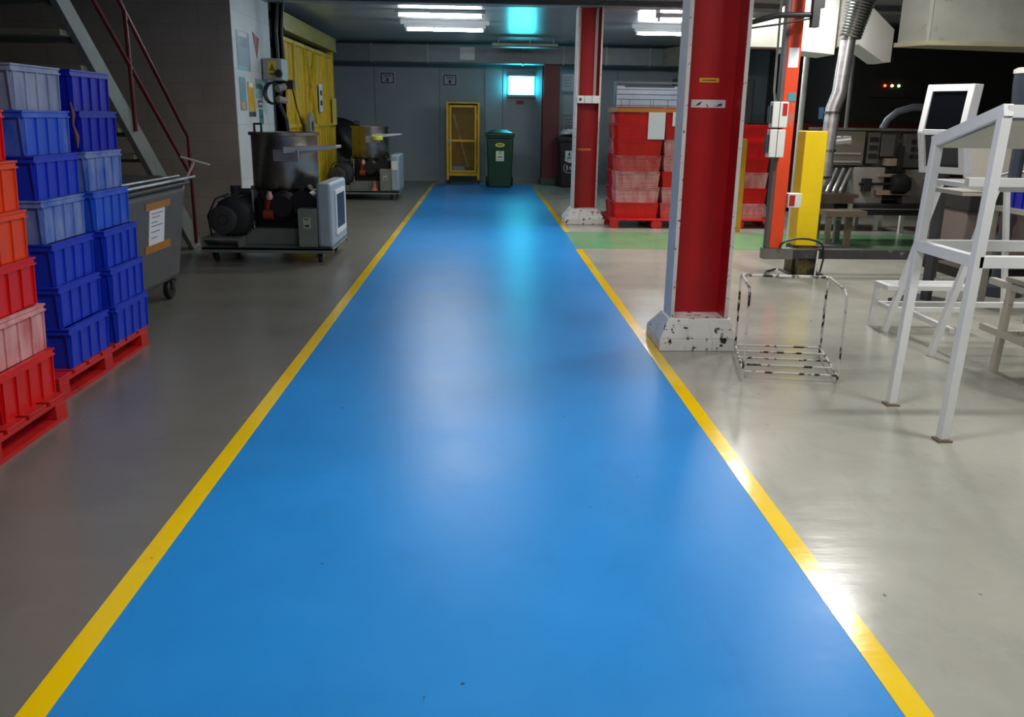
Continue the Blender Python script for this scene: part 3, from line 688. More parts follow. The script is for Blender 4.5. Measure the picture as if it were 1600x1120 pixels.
# ------------------------------------------------------------------ tank machines on trolleys
def tank_machine(label, loc, rz, lower):
    t = thing('pump_trolley', label, 'machine', loc, rz, 'steel tank machines on trolleys')
    # local: x across (0 = left end), y depth (0 = front), top of chassis z = .16
    L, D = 1.22, .95
    MB().box(0, L, 0, D, .125, .15).box(0, L, 0, .03, .1, .15).box(0, L, D-.03, D, .1, .15).build('chassis', grey_mach, t, bevel=.003)
    # open channel under the motor
    MB().box(.0, .36, .0, .5, .215, .235).box(.0, .02, .0, .5, .15, .215).box(.34, .36, .0, .5, .15, .215).build('motor_base', grey_mach, t)
    Mx = Matrix.Rotation(PI/2, 3, 'X')
    mo = MB().lathe([(0, -.26), (.17, -.26), (.185, -.22), (.185, .2), (.165, .24), (.1, .26), (0, .26)], (.27, .36, .42), 30, Mx)
    for k in range(16):
        a = 2*PI*k/16; c, s_ = math.cos(a), math.sin(a)
        mo.bar((.27+.19*c, .16, .42+.19*s_), (.27+.19*c, .54, .42+.19*s_), .008, .02, up=(c, 0, s_))
    mo.box(.2, .34, .22, .5, .235, .3)
    mm = mo.build('motor', motor_m, t)
    MB().lathe([(.05, 0), (.115, 0), (.13, .02), (.13, .05), (.1, .06), (.05, .06), (.05, 0)], (.2, .09, .40), 26, Mx).lathe([(0, .0), (.045, .0), (.045, .07), (0, .07)], (.2, .1, .40), 14, Mx).build('fan_cowl', grey_dark, mm)
    MB().tube([(.04, .2, .235), (.03, .16, .42), (.1, .2, .58), (.2, .3, .62)], .009, 8).build('cable', black, t)
    # valve behind the motor
    MB().cyl((.2, .55, .62), (.36, .55, .62), .035, 14).cyl((.2, .55, .58), (.2, .55, .68), .05, 14).build('valve', grey_dark, t)
    MB().box(.36, .46, .5, .6, .15, .68).build('support_post', grey_mach, t)
    # tank
    R_ = .315; tc = (.69, .6)
    tk = MB().lathe([(0, .66), (R_*.96, .66), (R_, .68), (R_, 1.19), (R_-.008, 1.19), (R_-.008, .7), (0, .69)], (tc[0], tc[1], 0), 44)
    tko = tk.build('tank', steel_dull, t)
    MB().lathe([(R_, 1.165), (R_+.022, 1.165), (R_+.022, 1.195), (R_-.004, 1.195), (R_-.004, 1.165)], (tc[0], tc[1], 0), 44).build('tank_rim', steel_dull, tko)
    MB().tube([(tc[0]-.24, tc[1]-.17, 1.19), (tc[0]-.24, tc[1]-.17, 1.27), (tc[0]-.16, tc[1]-.23, 1.27), (tc[0]-.16, tc[1]-.23, 1.19)], .012, 8).build('lid_handle', black, tko)
    MB().lathe([(0, 1.178), (R_-.01, 1.178), (R_-.01, 1.186), (0, 1.192)], (tc[0], tc[1], 0), 40).build('tank_lid', steel_dull, tko)
    # side tray and bracket
    MB().hexa([(tc[0]+.06, tc[1]-R_-.05, 1.0), (tc[0]+.55, tc[1]-.28, 1.06), (tc[0]+.58, tc[1]-.18, 1.06), (tc[0]+.2, tc[1]-.2, 1.0)],
              [(tc[0]+.06, tc[1]-R_-.05, 1.07), (tc[0]+.55, tc[1]-.28, 1.085), (tc[0]+.58, tc[1]-.18, 1.085), (tc[0]+.2, tc[1]-.2, 1.07)]).box(tc[0]-.04, tc[0]+.2, tc[1]-R_-.03, tc[1]-R_+.1, .93, 1.04).build('side_shelf', steel, t, bevel=.004)
    # pump body below the tank: dark gear case, flanges, bolts
    g = MB().box(.46, 1.02, .35, .85, .3, .62).lathe([(0, -.2), (.14, -.2), (.14, .1), (.1, .14), (0, .14)], (.72, .32, .52), 24, Mx).lathe([(0, -.12), (.12, -.12), (.12, .1), (0, .1)], (.92, .3, .55), 22, Mx)
    g.cyl((.72, .5, .6), (.72, .5, .68), .16, 22).cyl((.9, .28, .62), (1.0, .2, .7), .03, 10).box(.5, .58, .3, .4, .55, .66)
    g.build('pump', black, t)
    MB().box(.36, .88, .25, .8, .15, .3).build('pump_base', box_green, t, bevel=.004)
    MB().tube([(.58, .22, .50), (.6, .2, .58)], .035, 14).tube([(.55, .2, .44), (.64, .2, .44)], .05, 12).build('red_coupling', mat('coupling_red', (150, 50, 40), .5), t)
    MB().lathe([(0, 0), (.03, 0), (.034, .03), (.02, .06), (.02, .075), (0, .075)], (.61, .2, .58), 14).build('lubricator_cup', mat('cup_pink', (220, 170, 160), .3), t)
    MB().tube([(.44, .24, .3), (.44, .24, .66)], .018, 10).build('pipe', steel_dull, t)
    # grey-green control box and the tall side panel with a screen on its walkway side
    bx = MB().box(.90, 1.08, .03, .3, .155, .51).build('control_box', box_green, t, bevel=.005)
    sk = MB().box(.95, 1.02, .026, .03, .33, .43).build('sticker', mat('box_sticker', (176, 176, 160), .5), bx)
    MB().box(.965, 1.005, .0245, .026, .345, .365).box(.96, 1.0, .0245, .026, .41, .42).build('print', ink, sk)
    pn = MB().box(1.08, 1.22, .02, .92, .15, .75).build('side_panel', panel_blue, t, bevel=.03, seg=3)
    if lower:
        fr = MB().box(1.215, 1.235, .2, .78, .25, .3).box(1.215, 1.235, .2, .78, .63, .67).box(1.215, 1.235, .2, .25, .3, .63).box(1.215, 1.235, .73, .78, .3, .63).build('screen_frame', white_pl, pn)
        MB().box(1.215, 1.226, .25, .73, .3, .63).build('screen', screen_blue, fr)
        MB().box(1.22, 1.23, .8, .86, .24, .26).build('button', grey_dark, pn)
    else:
        MB().box(1.1, 1.2, .012, .02, .5, .64).build('plate', white_pl, pn)
    for x, y in ((.1, .1), (1.08, .1), (.1, .85), (1.1, .85)):
        c = MB().box(x-.05, x+.05, y-.05, y+.05, .09, .1).bar((x-.03, y, .095), (x-.03, y+.03, .045), .006, .045, up=(0, 1, 0)).bar((x+.03, y, .095), (x+.03, y+.03, .045), .006, .045, up=(0, 1, 0)).build('caster', steel_dull, t)
        MB().lathe([(0, -.018), (.03, -.018), (.045, -.016), (.048, -.008), (.048, .008), (.045, .016), (.03, .018), (0, .018)], (x, y+.03, .048), 20, Matrix.Rotation(PI/2, 3, 'Y')).build('wheel', black, c)
    return t
tank_machine('nearer steel tank machine on a trolley, with a dark blue screen beside the walkway', (-2.63, 8.17, 0), 0, True)
m2 = tank_machine('farther steel tank machine with a small orange cone, beyond the yellow lift cage', (-2.62, 14.75, 0), 0, False)
tag(MB().lathe([(0, 0), (.06, 0), (.055, .03), (.03, .05), (.035, .09), (.02, .1), (.02, .15), (0, .16)], (.8, .12, .152), 16).build('indicator_cone', mat('cone_pink', (214, 120, 100), .4), m2), 'orange and white cone shaped cup')
tag(MB().lathe([(0, 0), (.09, 0), (.09, .05), (.08, .06), (0, .06)], (.86, .2, .98), 18).build('yellow_cap', lime, m2), 'yellow green cap below the tray')

# dark tarpaulin heap behind the farther machine
bm = bmesh.new(); bmesh.ops.create_icosphere(bm, subdivisions=4, radius=1)
for v in bm.verts:
    k = 1+.09*math.sin(v.co.x*7+v.co.z*5)+.07*math.sin(v.co.y*9-v.co.z*6)
    z = v.co.z; up = .5+.5*z
    v.co = Vector((v.co.x*.62*k*(1.05-.25*up), v.co.y*.42*k, (1.36*up**.75)*(.96-.12*v.co.x)))
for f in bm.faces: f.smooth = True
me = bpy.data.meshes.new('tarpaulin_heap'); bm.to_mesh(me); bm.free(); me.materials.append(bag_m)
o = bpy.data.objects.new('tarpaulin_heap', me); COL.objects.link(o); o.location = (-2.62, 17.25, 0)
tag(o, 'black tarpaulin covered heap behind the farther tank machine', 'tarpaulin')

# ------------------------------------------------------------------ yellow lift cage
t = thing('lift_cage', 'tall yellow lift cage with ribbed gate left of the walkway', 'cage', (-2.72, 12.3, 0))
LY = 4.3
MB().box(-.09, .03, 0, .1, 0, 2.82).box(-.09, .03, 0, .1, 0, 2.82).build('post', yellow_cage, t)
MB().box(-.09, .0, LY-.1, LY, 0, 2.5).build('post', yellow_cage, t)
MB().box(-.08, .05, .1, LY+.05, 2.47, 2.67).box(-.1, .06, .1, LY+.05, 2.655, 2.68).box(-.1, .06, .1, LY+.05, 2.46, 2.48).build('header', mat('cage_header', (172, 150, 60), .5, var=.12), t)
# back frame of the shaft, seen over the header
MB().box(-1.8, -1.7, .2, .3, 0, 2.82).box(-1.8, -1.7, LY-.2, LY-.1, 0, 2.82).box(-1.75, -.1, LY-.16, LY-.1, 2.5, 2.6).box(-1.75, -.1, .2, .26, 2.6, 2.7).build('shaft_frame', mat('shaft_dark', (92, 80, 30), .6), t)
def leaf(y0, y1, brace):
    g = MB(); n = max(2, int((y1-y0)/.25)); x = -.06
    out = []
    for i in range(n):
        a = y0+(y1-y0)*i/n; b_ = y0+(y1-y0)*(i+1)/n; w = b_-a
        out += [(a, x), (a+w*.3, x), (a+w*.42, x+.03), (a+w*.88, x+.03)]
    out.append((y1, x))
    vs = [(p[1], p[0], .08) for p in out]+[(p[1], p[0], 2.36) for p in out]; k = len(out)
    g._add(vs, [(i, i+1, k+i+1, k+i) for i in range(k-1)])
    o = g.build('gate_panel', yellow_cage, t, smooth=False)
    f = MB()
    for yy in (y0, y1-.04): f.box(-.06, .0, yy, yy+.04, .06, 2.38)
    for z in (.06, 1.18, 2.34): f.box(-.06, -.005, y0, y1, z, z+.05)
    if brace:
        f.bar((-.005, y0+.05, 1.25), (-.005, y1-.05, 2.3), .03, .03); f.bar((-.005, y0+.05, 2.3), (-.005, y1-.05, 1.25), .03, .03)
    f.build('panel_frame', mat('cage_frame', (222, 188, 30), .45), o)
leaf(.12, .95, False); leaf(.97, 1.75, False); leaf(1.77, 2.55, True); leaf(2.57, 3.4, False); leaf(3.42, 4.2, False)
o = MB().box(.004, .012, 2.72, 3.02, 1.42, 1.86).build('notice', paper, t)
MB().box(.012, .014, 2.78, 2.96, 1.68, 1.76).box(.012, .014, 2.78, 2.96, 1.52, 1.60).build('lettering', ink, o)
tag(MB().box(.0, .05, 4.0, 4.18, 1.2, 1.66).build('latch_box', mat('latch_yellow', (226, 206, 110), .5), t), 'pale yellow latch box')
ry = .0
t2 = thing('hanging_hose_reel', 'grey round hose reel hanging on the yellow lift cage above the tank', 'reel', (-2.66, 13.75, 1.2))
MB().lathe([(.08, -.03), (.2, -.03), (.2, .03), (.08, .03), (.08, -.03)], (0.03, 0, 0), 26, Matrix.Rotation(PI/2, 3, 'Y')).build('reel', mat('reel_grey', (150, 150, 130), .5), t2)
MB().cyl((-.0, 0, 0), (.07, 0, 0), .06, 14).build('hub', grey_dark, t2)
tag(MB().tube([(-2.68, 12.75, 1.75), (-2.66, 12.95, 1.45), (-2.66, 13.3, 1.2), (-2.665, 13.5, 1.1)], .01, 8).build('cable', black), 'black cable drooping across the yellow gate', 'cable')
tag(MB().box(-2.72, -2.62, 12.55, 12.69, 1.7, 1.82).build('push_button_box', mat('button_dark', (60, 30, 24), .5)), 'small dark push button box on the yellow gate', 'switch')

# ------------------------------------------------------------------ switch box and notices on the white pier
t = thing('switch_box', 'grey electrical switch box with a yellow warning triangle beside the cage', 'switch box', (-2.6, 11.55, 1.78))
MB().box(-.18, .06, 0, .34, 0, .26).build('enclosure', mat('switchbox_grey', (158, 162, 158), .45), t, bevel=.006)
o = MB().box(-.11, -.01, -.003, 0, .04, .23).build('warning_label', mat('warn_yellow', (206, 190, 60), .5), t)
MB().prism([(-.1, .11), (-.02, .11), (-.06, .2)], -.005, -.003, 'y').box(-.1, -.02, -.005, -.003, .06, .085).build('symbol', mat('warn_dark', (110, 96, 20), .5), o)
MB().lathe([(0, 0), (.05, 0), (.045, .04), (0, .05)], (.02, 0, .08), 16, Matrix.Rotation(PI/2, 3, 'X')).build('rotary_switch', black, t)
t = thing('hanging_cable_coil', 'coiled dark cable with plugs hanging under the switch box', 'cable', (-2.6, 11.62, 1.5))
cp = []
for k in range(46):
    a = 2*PI*k/15; cp.append((-.06+.1*math.cos(a), -.02-.0035*k, .12+.13*math.sin(a)))
MB().tube(cp, .014, 8).build('coil', black, t)
MB().cyl((.02, -.2, .17), (.09, -.1, .2), .045, 14).cyl((.02, -.2, .05), (.1, -.1, .03), .04, 14).build('plug', mat('plug_grey', (150, 140, 136), .5), t)
MB().tube([(.0, -.05, .0), (.08, -.02, -.2), (.1, 0, -.5), (.05, .05, -.9)], .02, 8).build('lead', black, t)
tag(MB().tube([(-2.62, 11.75, 2.04), (-2.64, 11.8, 2.4), (-2.6, 11.85, 2.82)], .02, 8).tube([(-2.55, 11.75, 2.04), (-2.57, 11.8, 2.4), (-2.55, 11.9, 2.82)], .016, 8).build('conduit', grey_dark), 'dark conduits running up from the switch box', 'conduit')
X0 = -2.795
def pier_sheet(name, y0, y1, z0, z1, m, label, marks, cat='notice'):
    t = thing(name, label, cat, (X0, (y0+y1)/2, z0)); h = z1-z0; w = (y1-y0)/2
    MB().box(0, .005, -w, w, 0, h).build('page', m, t)
    for (a, b_, c, d, mm, nmn) in marks:
        MB().box(.005, .0065, -w+2*w*a, -w+2*w*b_, h*c, h*d).build(nmn, mm, t)
pier_sheet('hanging_notice', 10.46, 11.02, 1.85, 2.28, sheet_grey, 'large grey plastic covered sheet at the top of the white pier', [(.1, .8, .86, .98, paper, 'clip'), (.1, .9, .1, .6, mat('sheet_print', (140, 152, 166), .5), 'print')])
pier_sheet('hanging_notice', 10.47, 10.74, 1.40, 1.77, mat('sheet_steel', (120, 134, 146), .4), 'grey leaflet with a small yellow spot, left of the yellow leaflet', [(.2, .7, .05, .25, sheet_yellow, 'print')])
pier_sheet('hanging_notice', 10.82, 11.13, 1.33, 1.73, sheet_yellow, 'yellow leaflet with a dark foot on the white pier', [(0, 1, 0, .14, grey_dark, 'print'), (.2, .8, .85, .98, paper, 'clip')])
pier_sheet('hanging_notice', 11.19, 11.54, 1.55, 1.78, mat('sheet_palegreen', (140, 160, 156), .4), 'pale green leaflet right of the yellow leaflet', [(.05, .95, .5, .75, label_green, 'print')])
pier_sheet('hanging_notice', 11.30, 11.50, 1.24, 1.42, label_green, 'small dark green leaflet below the pale green leaflet', [(.1, .9, .4, .6, grey_dark, 'print')])
pier_sheet('hanging_notice', 11.28, 11.48, 1.44, 1.53, mat('sheet_brown', (112, 100, 90), .5), 'small brown card between the two green leaflets', [(.1, .9, .4, .6, paper, 'print')])
o = MB().prism([(11.2, 2.32), (11.5, 2.26), (11.36, 2.02)], X0, X0+.005, 'x').build('pennant_sign', mat('pennant_red', (138, 26, 34), .5))
tag(o, 'red triangular pennant sign on the white pier', 'sign')

# ------------------------------------------------------------------ wire rack on the floor
t = thing('wire_rack', 'chipped white wire rack standing on the floor by the big column', 'rack', (1.73, 4.7, 0))
FLp, FRp, BRp, BLp = Vector((-.31, -.23, 0)), Vector((.18, -.31, 0)), Vector((.31, .28, 0)), Vector((-.19, .34, 0))
def at(p, z): return (p.x, p.y, z)
r = .007
HB, HF = .475, .50
for n_, f, b_, zt in (('left', FLp, BLp, HF), ('right', FRp, BRp, HF)):
    k1 = f+(b_-f)*.12; k2 = f+(b_-f)*.9
    MB().tube([at(f, 0), at(f, zt-.06), at(f+(b_-f)*.02, zt-.02), at(k1, zt+.0), at(k2, HB+.01), at(b_, HB-.01), at(b_, 0)], r, 8).build('side_loop', chipped, t)
MB().tube([at(BLp, HB), at(BRp, HB)], .009, 8).build('top_bar', chipped, t)
zb = .045
MB().tube([at(FLp, zb), at(BLp, zb)], r, 8).tube([at(FRp, zb), at(BRp, zb)], r, 8).build('base_rail', chipped, t)
for k in range(5):
    a = k/4
    MB().tube([at(FLp+(BLp-FLp)*a, zb), at(FRp+(BRp-FRp)*a, zb)], r*.9, 8).build('base_bar', chipped, t)

# ------------------------------------------------------------------ white stand in the right foreground
t = thing('lectern_stand', 'tall white steel stand with a sloping top at the right edge', 'stand', (2.045, 3.54, 0))
W_ = .042; XW = .75
def leg(x, y, zt, foot):
    b = MB().hexa([(x-.021, y-.021, .01), (x+.021, y-.021, .01), (x+.021, y+.021, .01), (x-.021, y+.021, .01)],
                  [(x-.021+.05*(x < .4), y-.021, zt), (x+.021+.05*(x < .4), y-.021, zt), (x+.021+.05*(x < .4), y+.021, zt), (x-.021+.05*(x < .4), y+.021, zt)])
    o = b.build('leg', white_paint, t, bevel=.003)
    MB().box(x-.032, x+.032, y-.032, y+.032, 0, .01).build('foot_plate', mat('foot_rust', (120, 104, 84), .6, var=.2), o)
leg(0, 0, 1.40, True); leg(0, .5, 1.28, True); leg(XW, 0, 1.40, True); leg(XW, .5, 1.28, True)
zs = .80; dx = .03
sh = MB().bar((dx, 0, zs), (dx, .5, zs), .042, .05).bar((XW, 0, zs), (XW, .5, zs), .042, .05).bar((dx, 0, zs), (XW, 0, zs), .042, .05).bar((dx, .5, zs), (XW, .5, zs), .042, .05)
sh.build('mid_frame', white_paint, t, bevel=.002)
dx = .05
tf = MB().bar((dx, -.02, 1.413), (dx, .52, 1.275), .042, .05).bar((XW, -.02, 1.413), (XW, .52, 1.275), .042, .05).bar((dx, 0, 1.408), (XW, 0, 1.408), .042, .05).bar((dx, .5, 1.28), (XW, .5, 1.28), .042, .05)
tf.build('top_frame', white_paint, t, bevel=.002)
MB().hexa([(dx, 0, 1.37), (XW, 0, 1.37), (XW, .5, 1.25), (dx, .5, 1.25)], [(dx, 0, 1.376), (XW, 0, 1.376), (XW, .5, 1.256), (dx, .5, 1.256)]).build('sloping_panel', mat('panel_beige', (196, 192, 178), .5, var=.08), t)

# ------------------------------------------------------------------ step ladder behind it
t = thing('step_platform', 'white steel step platform with two treads behind the tall stand', 'steps', (2.72, 4.98, 0))
w = .03
for y in (0, .62):
    MB().bar((0, y, 0), (.23, y-.02, 1.0), .036, .036, up=(0, 1, 0)).build('stringer', white_paint, t)
    MB().bar((.82, y, .0), (.68, y, 1.0), w).build('rear_leg', white_paint, t)
for x in (-.02, .5): MB().bar((x, .80, 0), (x+.02, .80, .3), w).build('leg', white_paint, t)
MB().frame(-.02, .55, .605, .815, .03, .285, .315).map(lambda p: Vector((p.x, p.z, p.y))).box(-.0, .53, .68, .71, .288, .312).box(.0, .53, .745, .765, .288, .312).build('tread', white_paint, t)
MB().box(.02, .55, .60, .63, .14, .17).box(.02, .55, .785, .815, .14, .17).box(.02, .05, .63, .785, .14, .17).box(.1, .13, .0, .6, .14, .17).build('lower_frame', white_paint, t)
MB().box(.09, .72, .0, .03, .30, .33).build('cross_bar', white_paint, t)
MB().frame(.2, .75, -.02, .64, .03, .985, 1.015).map(lambda p: Vector((p.x, p.z, p.y))).build('platform', white_paint, t)
MB().box(.04, .95, -.07, -.02, 1.015, 1.065).build('front_rail', white_paint, t, bevel=.003)
MB().box(.04, .2, -.02, .3, .96, .984).build('shelf', beige, t)

# cream table frame at the right edge and the blue crate on it
t = thing('table_frame', 'scuffed cream steel table frame at the right edge', 'table', (2.92, 3.95, 0))
for x, y in ((0, 0), (.9, 0), (0, .7), (.9, .7)):
    MB().bar((x, y, 0), (x+(.03 if x == 0 else 0), y, .52), .036).build('leg', cream_paint, t)
MB().bar((.02, 0, .22), (.9, 0, .22), .036).bar((.015, 0, .22), (.015, .9, .22), .036).bar((.02, .7, .22), (.9, .7, .22), .036).build('lower_rail', cream_paint, t)
MB().box(.02, .9, .0, .7, .205, .212).build('shelf', cream_paint, t)
MB().bar((.03, -.02, .49), (.03, .9, .49), .036).build('upper_rail', cream_paint, t)
MB().bar((.9, 0, .49), (.9, .7, .49), .036).build('upper_rail', cream_paint, t)
MB().box(.01, .92, -.02, .74, .515, .54).build('table_top', beige, t)
t = thing('crate_stand', 'grey steel stand carrying a single blue crate at the right edge', 'stand', (3.86, 5.85, 0))
for x, y in ((0, 0), (.62, 0), (0, .6), (.62, .6)): MB().bar((x, y, 0), (x, y, .74), .036).build('leg', mat('stand_grey', (150, 148, 138), .5), t)
MB().box(-.02, .64, -.02, .62, .74, .775).build('top', mat('stand_grey', (150, 148, 138), .5), t)
MB().bar((.2, -.04, .0), (.22, -.04, 1.02), .03).build('upright', mat('stand_grey', (150, 148, 138), .5), t)
MB().bar((0, 0, .3), (.62, 0, .3), .03).build('cross_bar', mat('stand_grey', (150, 148, 138), .5), t)
c = copy_tree(base, (4.17, 6.17, .776), 0, 'single deep blue crate on a grey stand at the right edge', ''); paint(c, blue_deep); del c['group']

# ------------------------------------------------------------------ screen kiosk and machines behind
t = thing('screen_kiosk', 'white framed kiosk with a dark screen in front of the grey machine', 'kiosk', (3.4, 6.5, 0), .0)
# local: front (-y) leans; two tilted boxes, upper screen part and lower panel part
def slab(z0, z1, f0, f1, w0, w1, dpt, ox0, ox1):
    return [(ox0-w0/2, f0, z0), (ox0+w0/2, f0, z0), (ox0+w0/2, f0+dpt, z0), (ox0-w0/2, f0+dpt, z0)], [(ox1-w1/2, f1, z1), (ox1+w1/2, f1, z1), (ox1+w1/2, f1+dpt, z1), (ox1-w1/2, f1+dpt, z1)]
rot = Matrix.Rotation(-1.0, 3, 'Z')
def R_(b): return b.map(lambda p: rot@p)
fz = [(1.0, .05), (1.3, -.04), (1.64, .02)]
hw, th = .178, .045
def yy(z):
    return fz[0][1]+(fz[1][1]-fz[0][1])*(z-1)/.3 if z < 1.3 else fz[1][1]+(fz[2][1]-fz[1][1])*(z-1.3)/.34
b = MB()
for sx in (-1, 1):
    for za, zb_ in ((1.0, 1.3), (1.3, 1.64)):
        x0, x1 = sorted((sx*hw, sx*(hw-th)))
        b.hexa([(x0, yy(za), za), (x1, yy(za), za), (x1, yy(za)+.12, za), (x0, yy(za)+.12, za)], [(x0, yy(zb_), zb_), (x1, yy(zb_), zb_), (x1, yy(zb_)+.12, zb_), (x0, yy(zb_)+.12, zb_)])
for za, zb_ in ((1.0, 1.05), (1.28, 1.32), (1.59, 1.64)):
    b.hexa([(-hw+th, yy(za), za), (hw-th, yy(za), za), (hw-th, yy(za)+.12, za), (-hw+th, yy(za)+.12, za)], [(-hw+th, yy(zb_), zb_), (hw-th, yy(zb_), zb_), (hw-th, yy(zb_)+.12, zb_), (-hw+th, yy(zb_)+.12, zb_)])
R_(b).build('kiosk_frame', white_paint, t, bevel=.004)
R_(MB().hexa([(-hw+th, yy(1.32)+.015, 1.32), (hw-th, yy(1.32)+.015, 1.32), (hw-th, yy(1.32)+.11, 1.32), (-hw+th, yy(1.32)+.11, 1.32)], [(-hw+th, yy(1.59)+.015, 1.59), (hw-th, yy(1.59)+.015, 1.59), (hw-th, yy(1.59)+.11, 1.59), (-hw+th, yy(1.59)+.11, 1.59)])).build('screen', black_gloss, t)
R_(MB().hexa([(-hw+th, yy(1.05)+.03, 1.05), (hw-th, yy(1.05)+.03, 1.05), (hw-th, yy(1.05)+.11, 1.05), (-hw+th, yy(1.05)+.11, 1.05)], [(-hw+th, yy(1.28)+.03, 1.28), (hw-th, yy(1.28)+.03, 1.28), (hw-th, yy(1.28)+.11, 1.28), (-hw+th, yy(1.28)+.11, 1.28)])).build('control_panel', grey_dark, t)
R_(MB().box(-.03, .03, .06, .12, .0, 1.0).box(-.2, .2, -.1, .28, 0, .03)).build('pedestal', grey_dark, t)

t = thing('machine_cabinet', 'taupe machine cabinet with a ring handle behind the tall stand', 'cabinet', (4.3, 7.6, 0))
MB().box(0, 2.2, 0, .8, .1, .62).build('body', brownish, t, bevel=.01)
MB().box(-.02, 2.25, -.05, .85, .62, .86).build('upper_body', dark_body, t, bevel=.01)
MB().box(.05, 2.15, .05, .75, 0, .1).build('plinth', black, t)
MB().lathe([(.075, -.012), (.1, -.012), (.1, .012), (.075, .012), (.075, -.012)], (.33, -.035, .55), 26, Matrix.Rotation(PI/2, 3, 'X')).build('ring_handle', mat('ring_red', (70, 30, 28), .5), t)
MB().tube([(.1, .1, .88), (.35, .0, .97), (.75, -.05, .96), (.95, .0, .9)], .016, 10).build('chrome_rail', steel, t)
MB().hexa([(.35, .15, .86), (2.2, .15, .86), (2.2, .8, .86), (.35, .8, .86)], [(.35, .45, 1.44), (2.2, .45, 1.5), (2.2, .8, 1.5), (.35, .8, 1.44)]).build('sloped_cover', beige, t, bevel=.008)
t = thing('canister', 'dark grey canister with a pale rim at the right edge', 'canister', (4.29, 6.98, .05))
MB().lathe([(0, 1.28), (.09, 1.28), (.1, 1.35), (.12, 1.62), (.12, 1.7), (0, 1.7)], (0, 0, 0), 26).cyl((0, 0, 0), (0, 0, 1.28), .05, 14).lathe([(0, -.05), (.2, -.05), (.2, .03), (0, .03)], (0, 0, 0), 24).build('body', mat('canister_grey', (58, 64, 74), .35), t)
MB().lathe([(.115, 1.7), (.128, 1.7), (.128, 1.73), (.1, 1.745), (0, 1.745), (0, 1.7), (.115, 1.7)], (0, 0, 0), 26).build('rim', white_pl, t)

# grey packing machine
t = thing('packing_machine', 'grey packing machine with open working parts beyond the yellow post', 'machine', (3.85, 9.75, 0))
MB().box(.05, 1.5, .25, .7, .5, 1.28).build('body', mat('pack_grey', (96, 94, 90), .5, .2, var=.15), t, bevel=.006)
MB().box(.0, 1.45, .18, .72, 1.28, 1.305).build('top_plate', steel_dull, t)
MB().box(-.02, .43, .1, .3, .9, 1.27).build('control_box', mat('pack_brown', (98, 90, 78), .5), t, bevel=.004)
MB().box(.06, .15, .092, .1, 1.13, 1.22).box(.17, .26, .092, .1, 1.13, 1.22).build('gauge_window', paper, t)
MB().box(.03, .4, .09, .1, 1.02, 1.04).box(.03, .4, .08, .1, .93, .95).build('hand_rail', steel, t)
g = MB().box(.48, .62, .14, .26, .92, 1.26).box(.64, .8, .15, .26, 1.0, 1.24).box(.9, 1.35, .14, .26, .88, 1.25)
g.build('side_module', mat('module_grey', (88, 88, 86), .5, .2, var=.15), t, bevel=.004)
q = MB()
for i in range(4):
    for j in range(3): q.box(.98+i*.07, 1.03+i*.07, .13, .14, .98+j*.08, 1.03+j*.08)
q.build('button_grid', black, t)
q = MB()
for i in range(3): q.box(.5, .6, .13, .14, .98+i*.09, 1.03+i*.09)
q.build('button_grid', black, t)
MB().box(.34, .7, .1, .24, .48, .88).build('face_plate', machine_plate, t, bevel=.003)
MB().box(.95, 1.35, .12, .25, .48, .86).build('face_plate', machine_plate, t, bevel=.003)
MB().box(.7, .82, .1, .24, .9, .98).box(.6, 1.0, .04, .2, .58, .63).box(.62, 1.0, .06, .2, .78, .81).build('bracket', mat('bracket_tan', (150, 132, 116), .5), t)
MB().lathe([(0, -.1), (.1, -.1), (.11, -.06), (.11, .06), (.08, .1), (0, .1)], (.86, .05, .70), 24, Matrix.Rotation(PI/2, 3, 'Y')).cyl((.4, .05, .70), (.8, .05, .70), .016, 12).box(.44, .52, .0, .1, .62, .76).build('spindle', black, t)
MB().box(.82, .87, .05, .14, .83, 1.12).build('black_bracket', black, t)
for i in range(4):
    MB().cyl((-.12+i*.075, -.15, .62), (.06+i*.08, .1, .86), .018, 12).build('cylinder_rod', steel, t)
MB().box(-.3, .3, -.2, .05, .56, .6).box(-.3, .25, -.2, .0, .5, .56).build('rod_carrier', mat('carrier', (84, 72, 62), .5, .4), t)
MB().box(.1, 1.6, -.05, .75, .36, .48).build('bed', black, t, bevel=.006)
MB().box(.15, 1.2, -.06, -.05, .425, .435).build('bed_rail', steel, t)
for x, y in ((.2, .05), (.2, .65), (1.5, .05), (1.5, .65)): MB().box(x-.03, x+.03, y-.03, y+.03, 0, .36).build('leg', grey_mach, t)
MB().box(.24, .28, -.12, -.08, .0, .56).build('front_post', white_pl, t)
MB().box(-.0, .15, .3, .45, 1.40, 1.53).cyl((.1, .38, 1.3), (.1, .38, 1.4), .02).build('blue_motor', mat('motor_blue', (40, 74, 110), .4), t)
MB().tube([(.7, .3, 1.3), (.74, .29, 1.4), (.83, .26, 1.49), (.98, .22, 1.54), (1.12, .18, 1.54), (1.3, .15, 1.48)], .04, 12).build('air_hose', hose_m, t)
t = thing('bracket_stand', 'taupe bracket stand in front of the packing machine', 'stand', (3.74, 9.32, 0))
MB().box(0, .05, 0, .05, 0, .42).box(.28, .34, .15, .21, 0, .42).box(-.02, .42, -.02, .26, .38, .44).build('bracket_frame', mat('carrier2', (110, 100, 84), .5), t)
MB().box(-.16, .12, -.25, -.05, .0, .1).build('foot_box', grey_dark, t, bevel=.01)

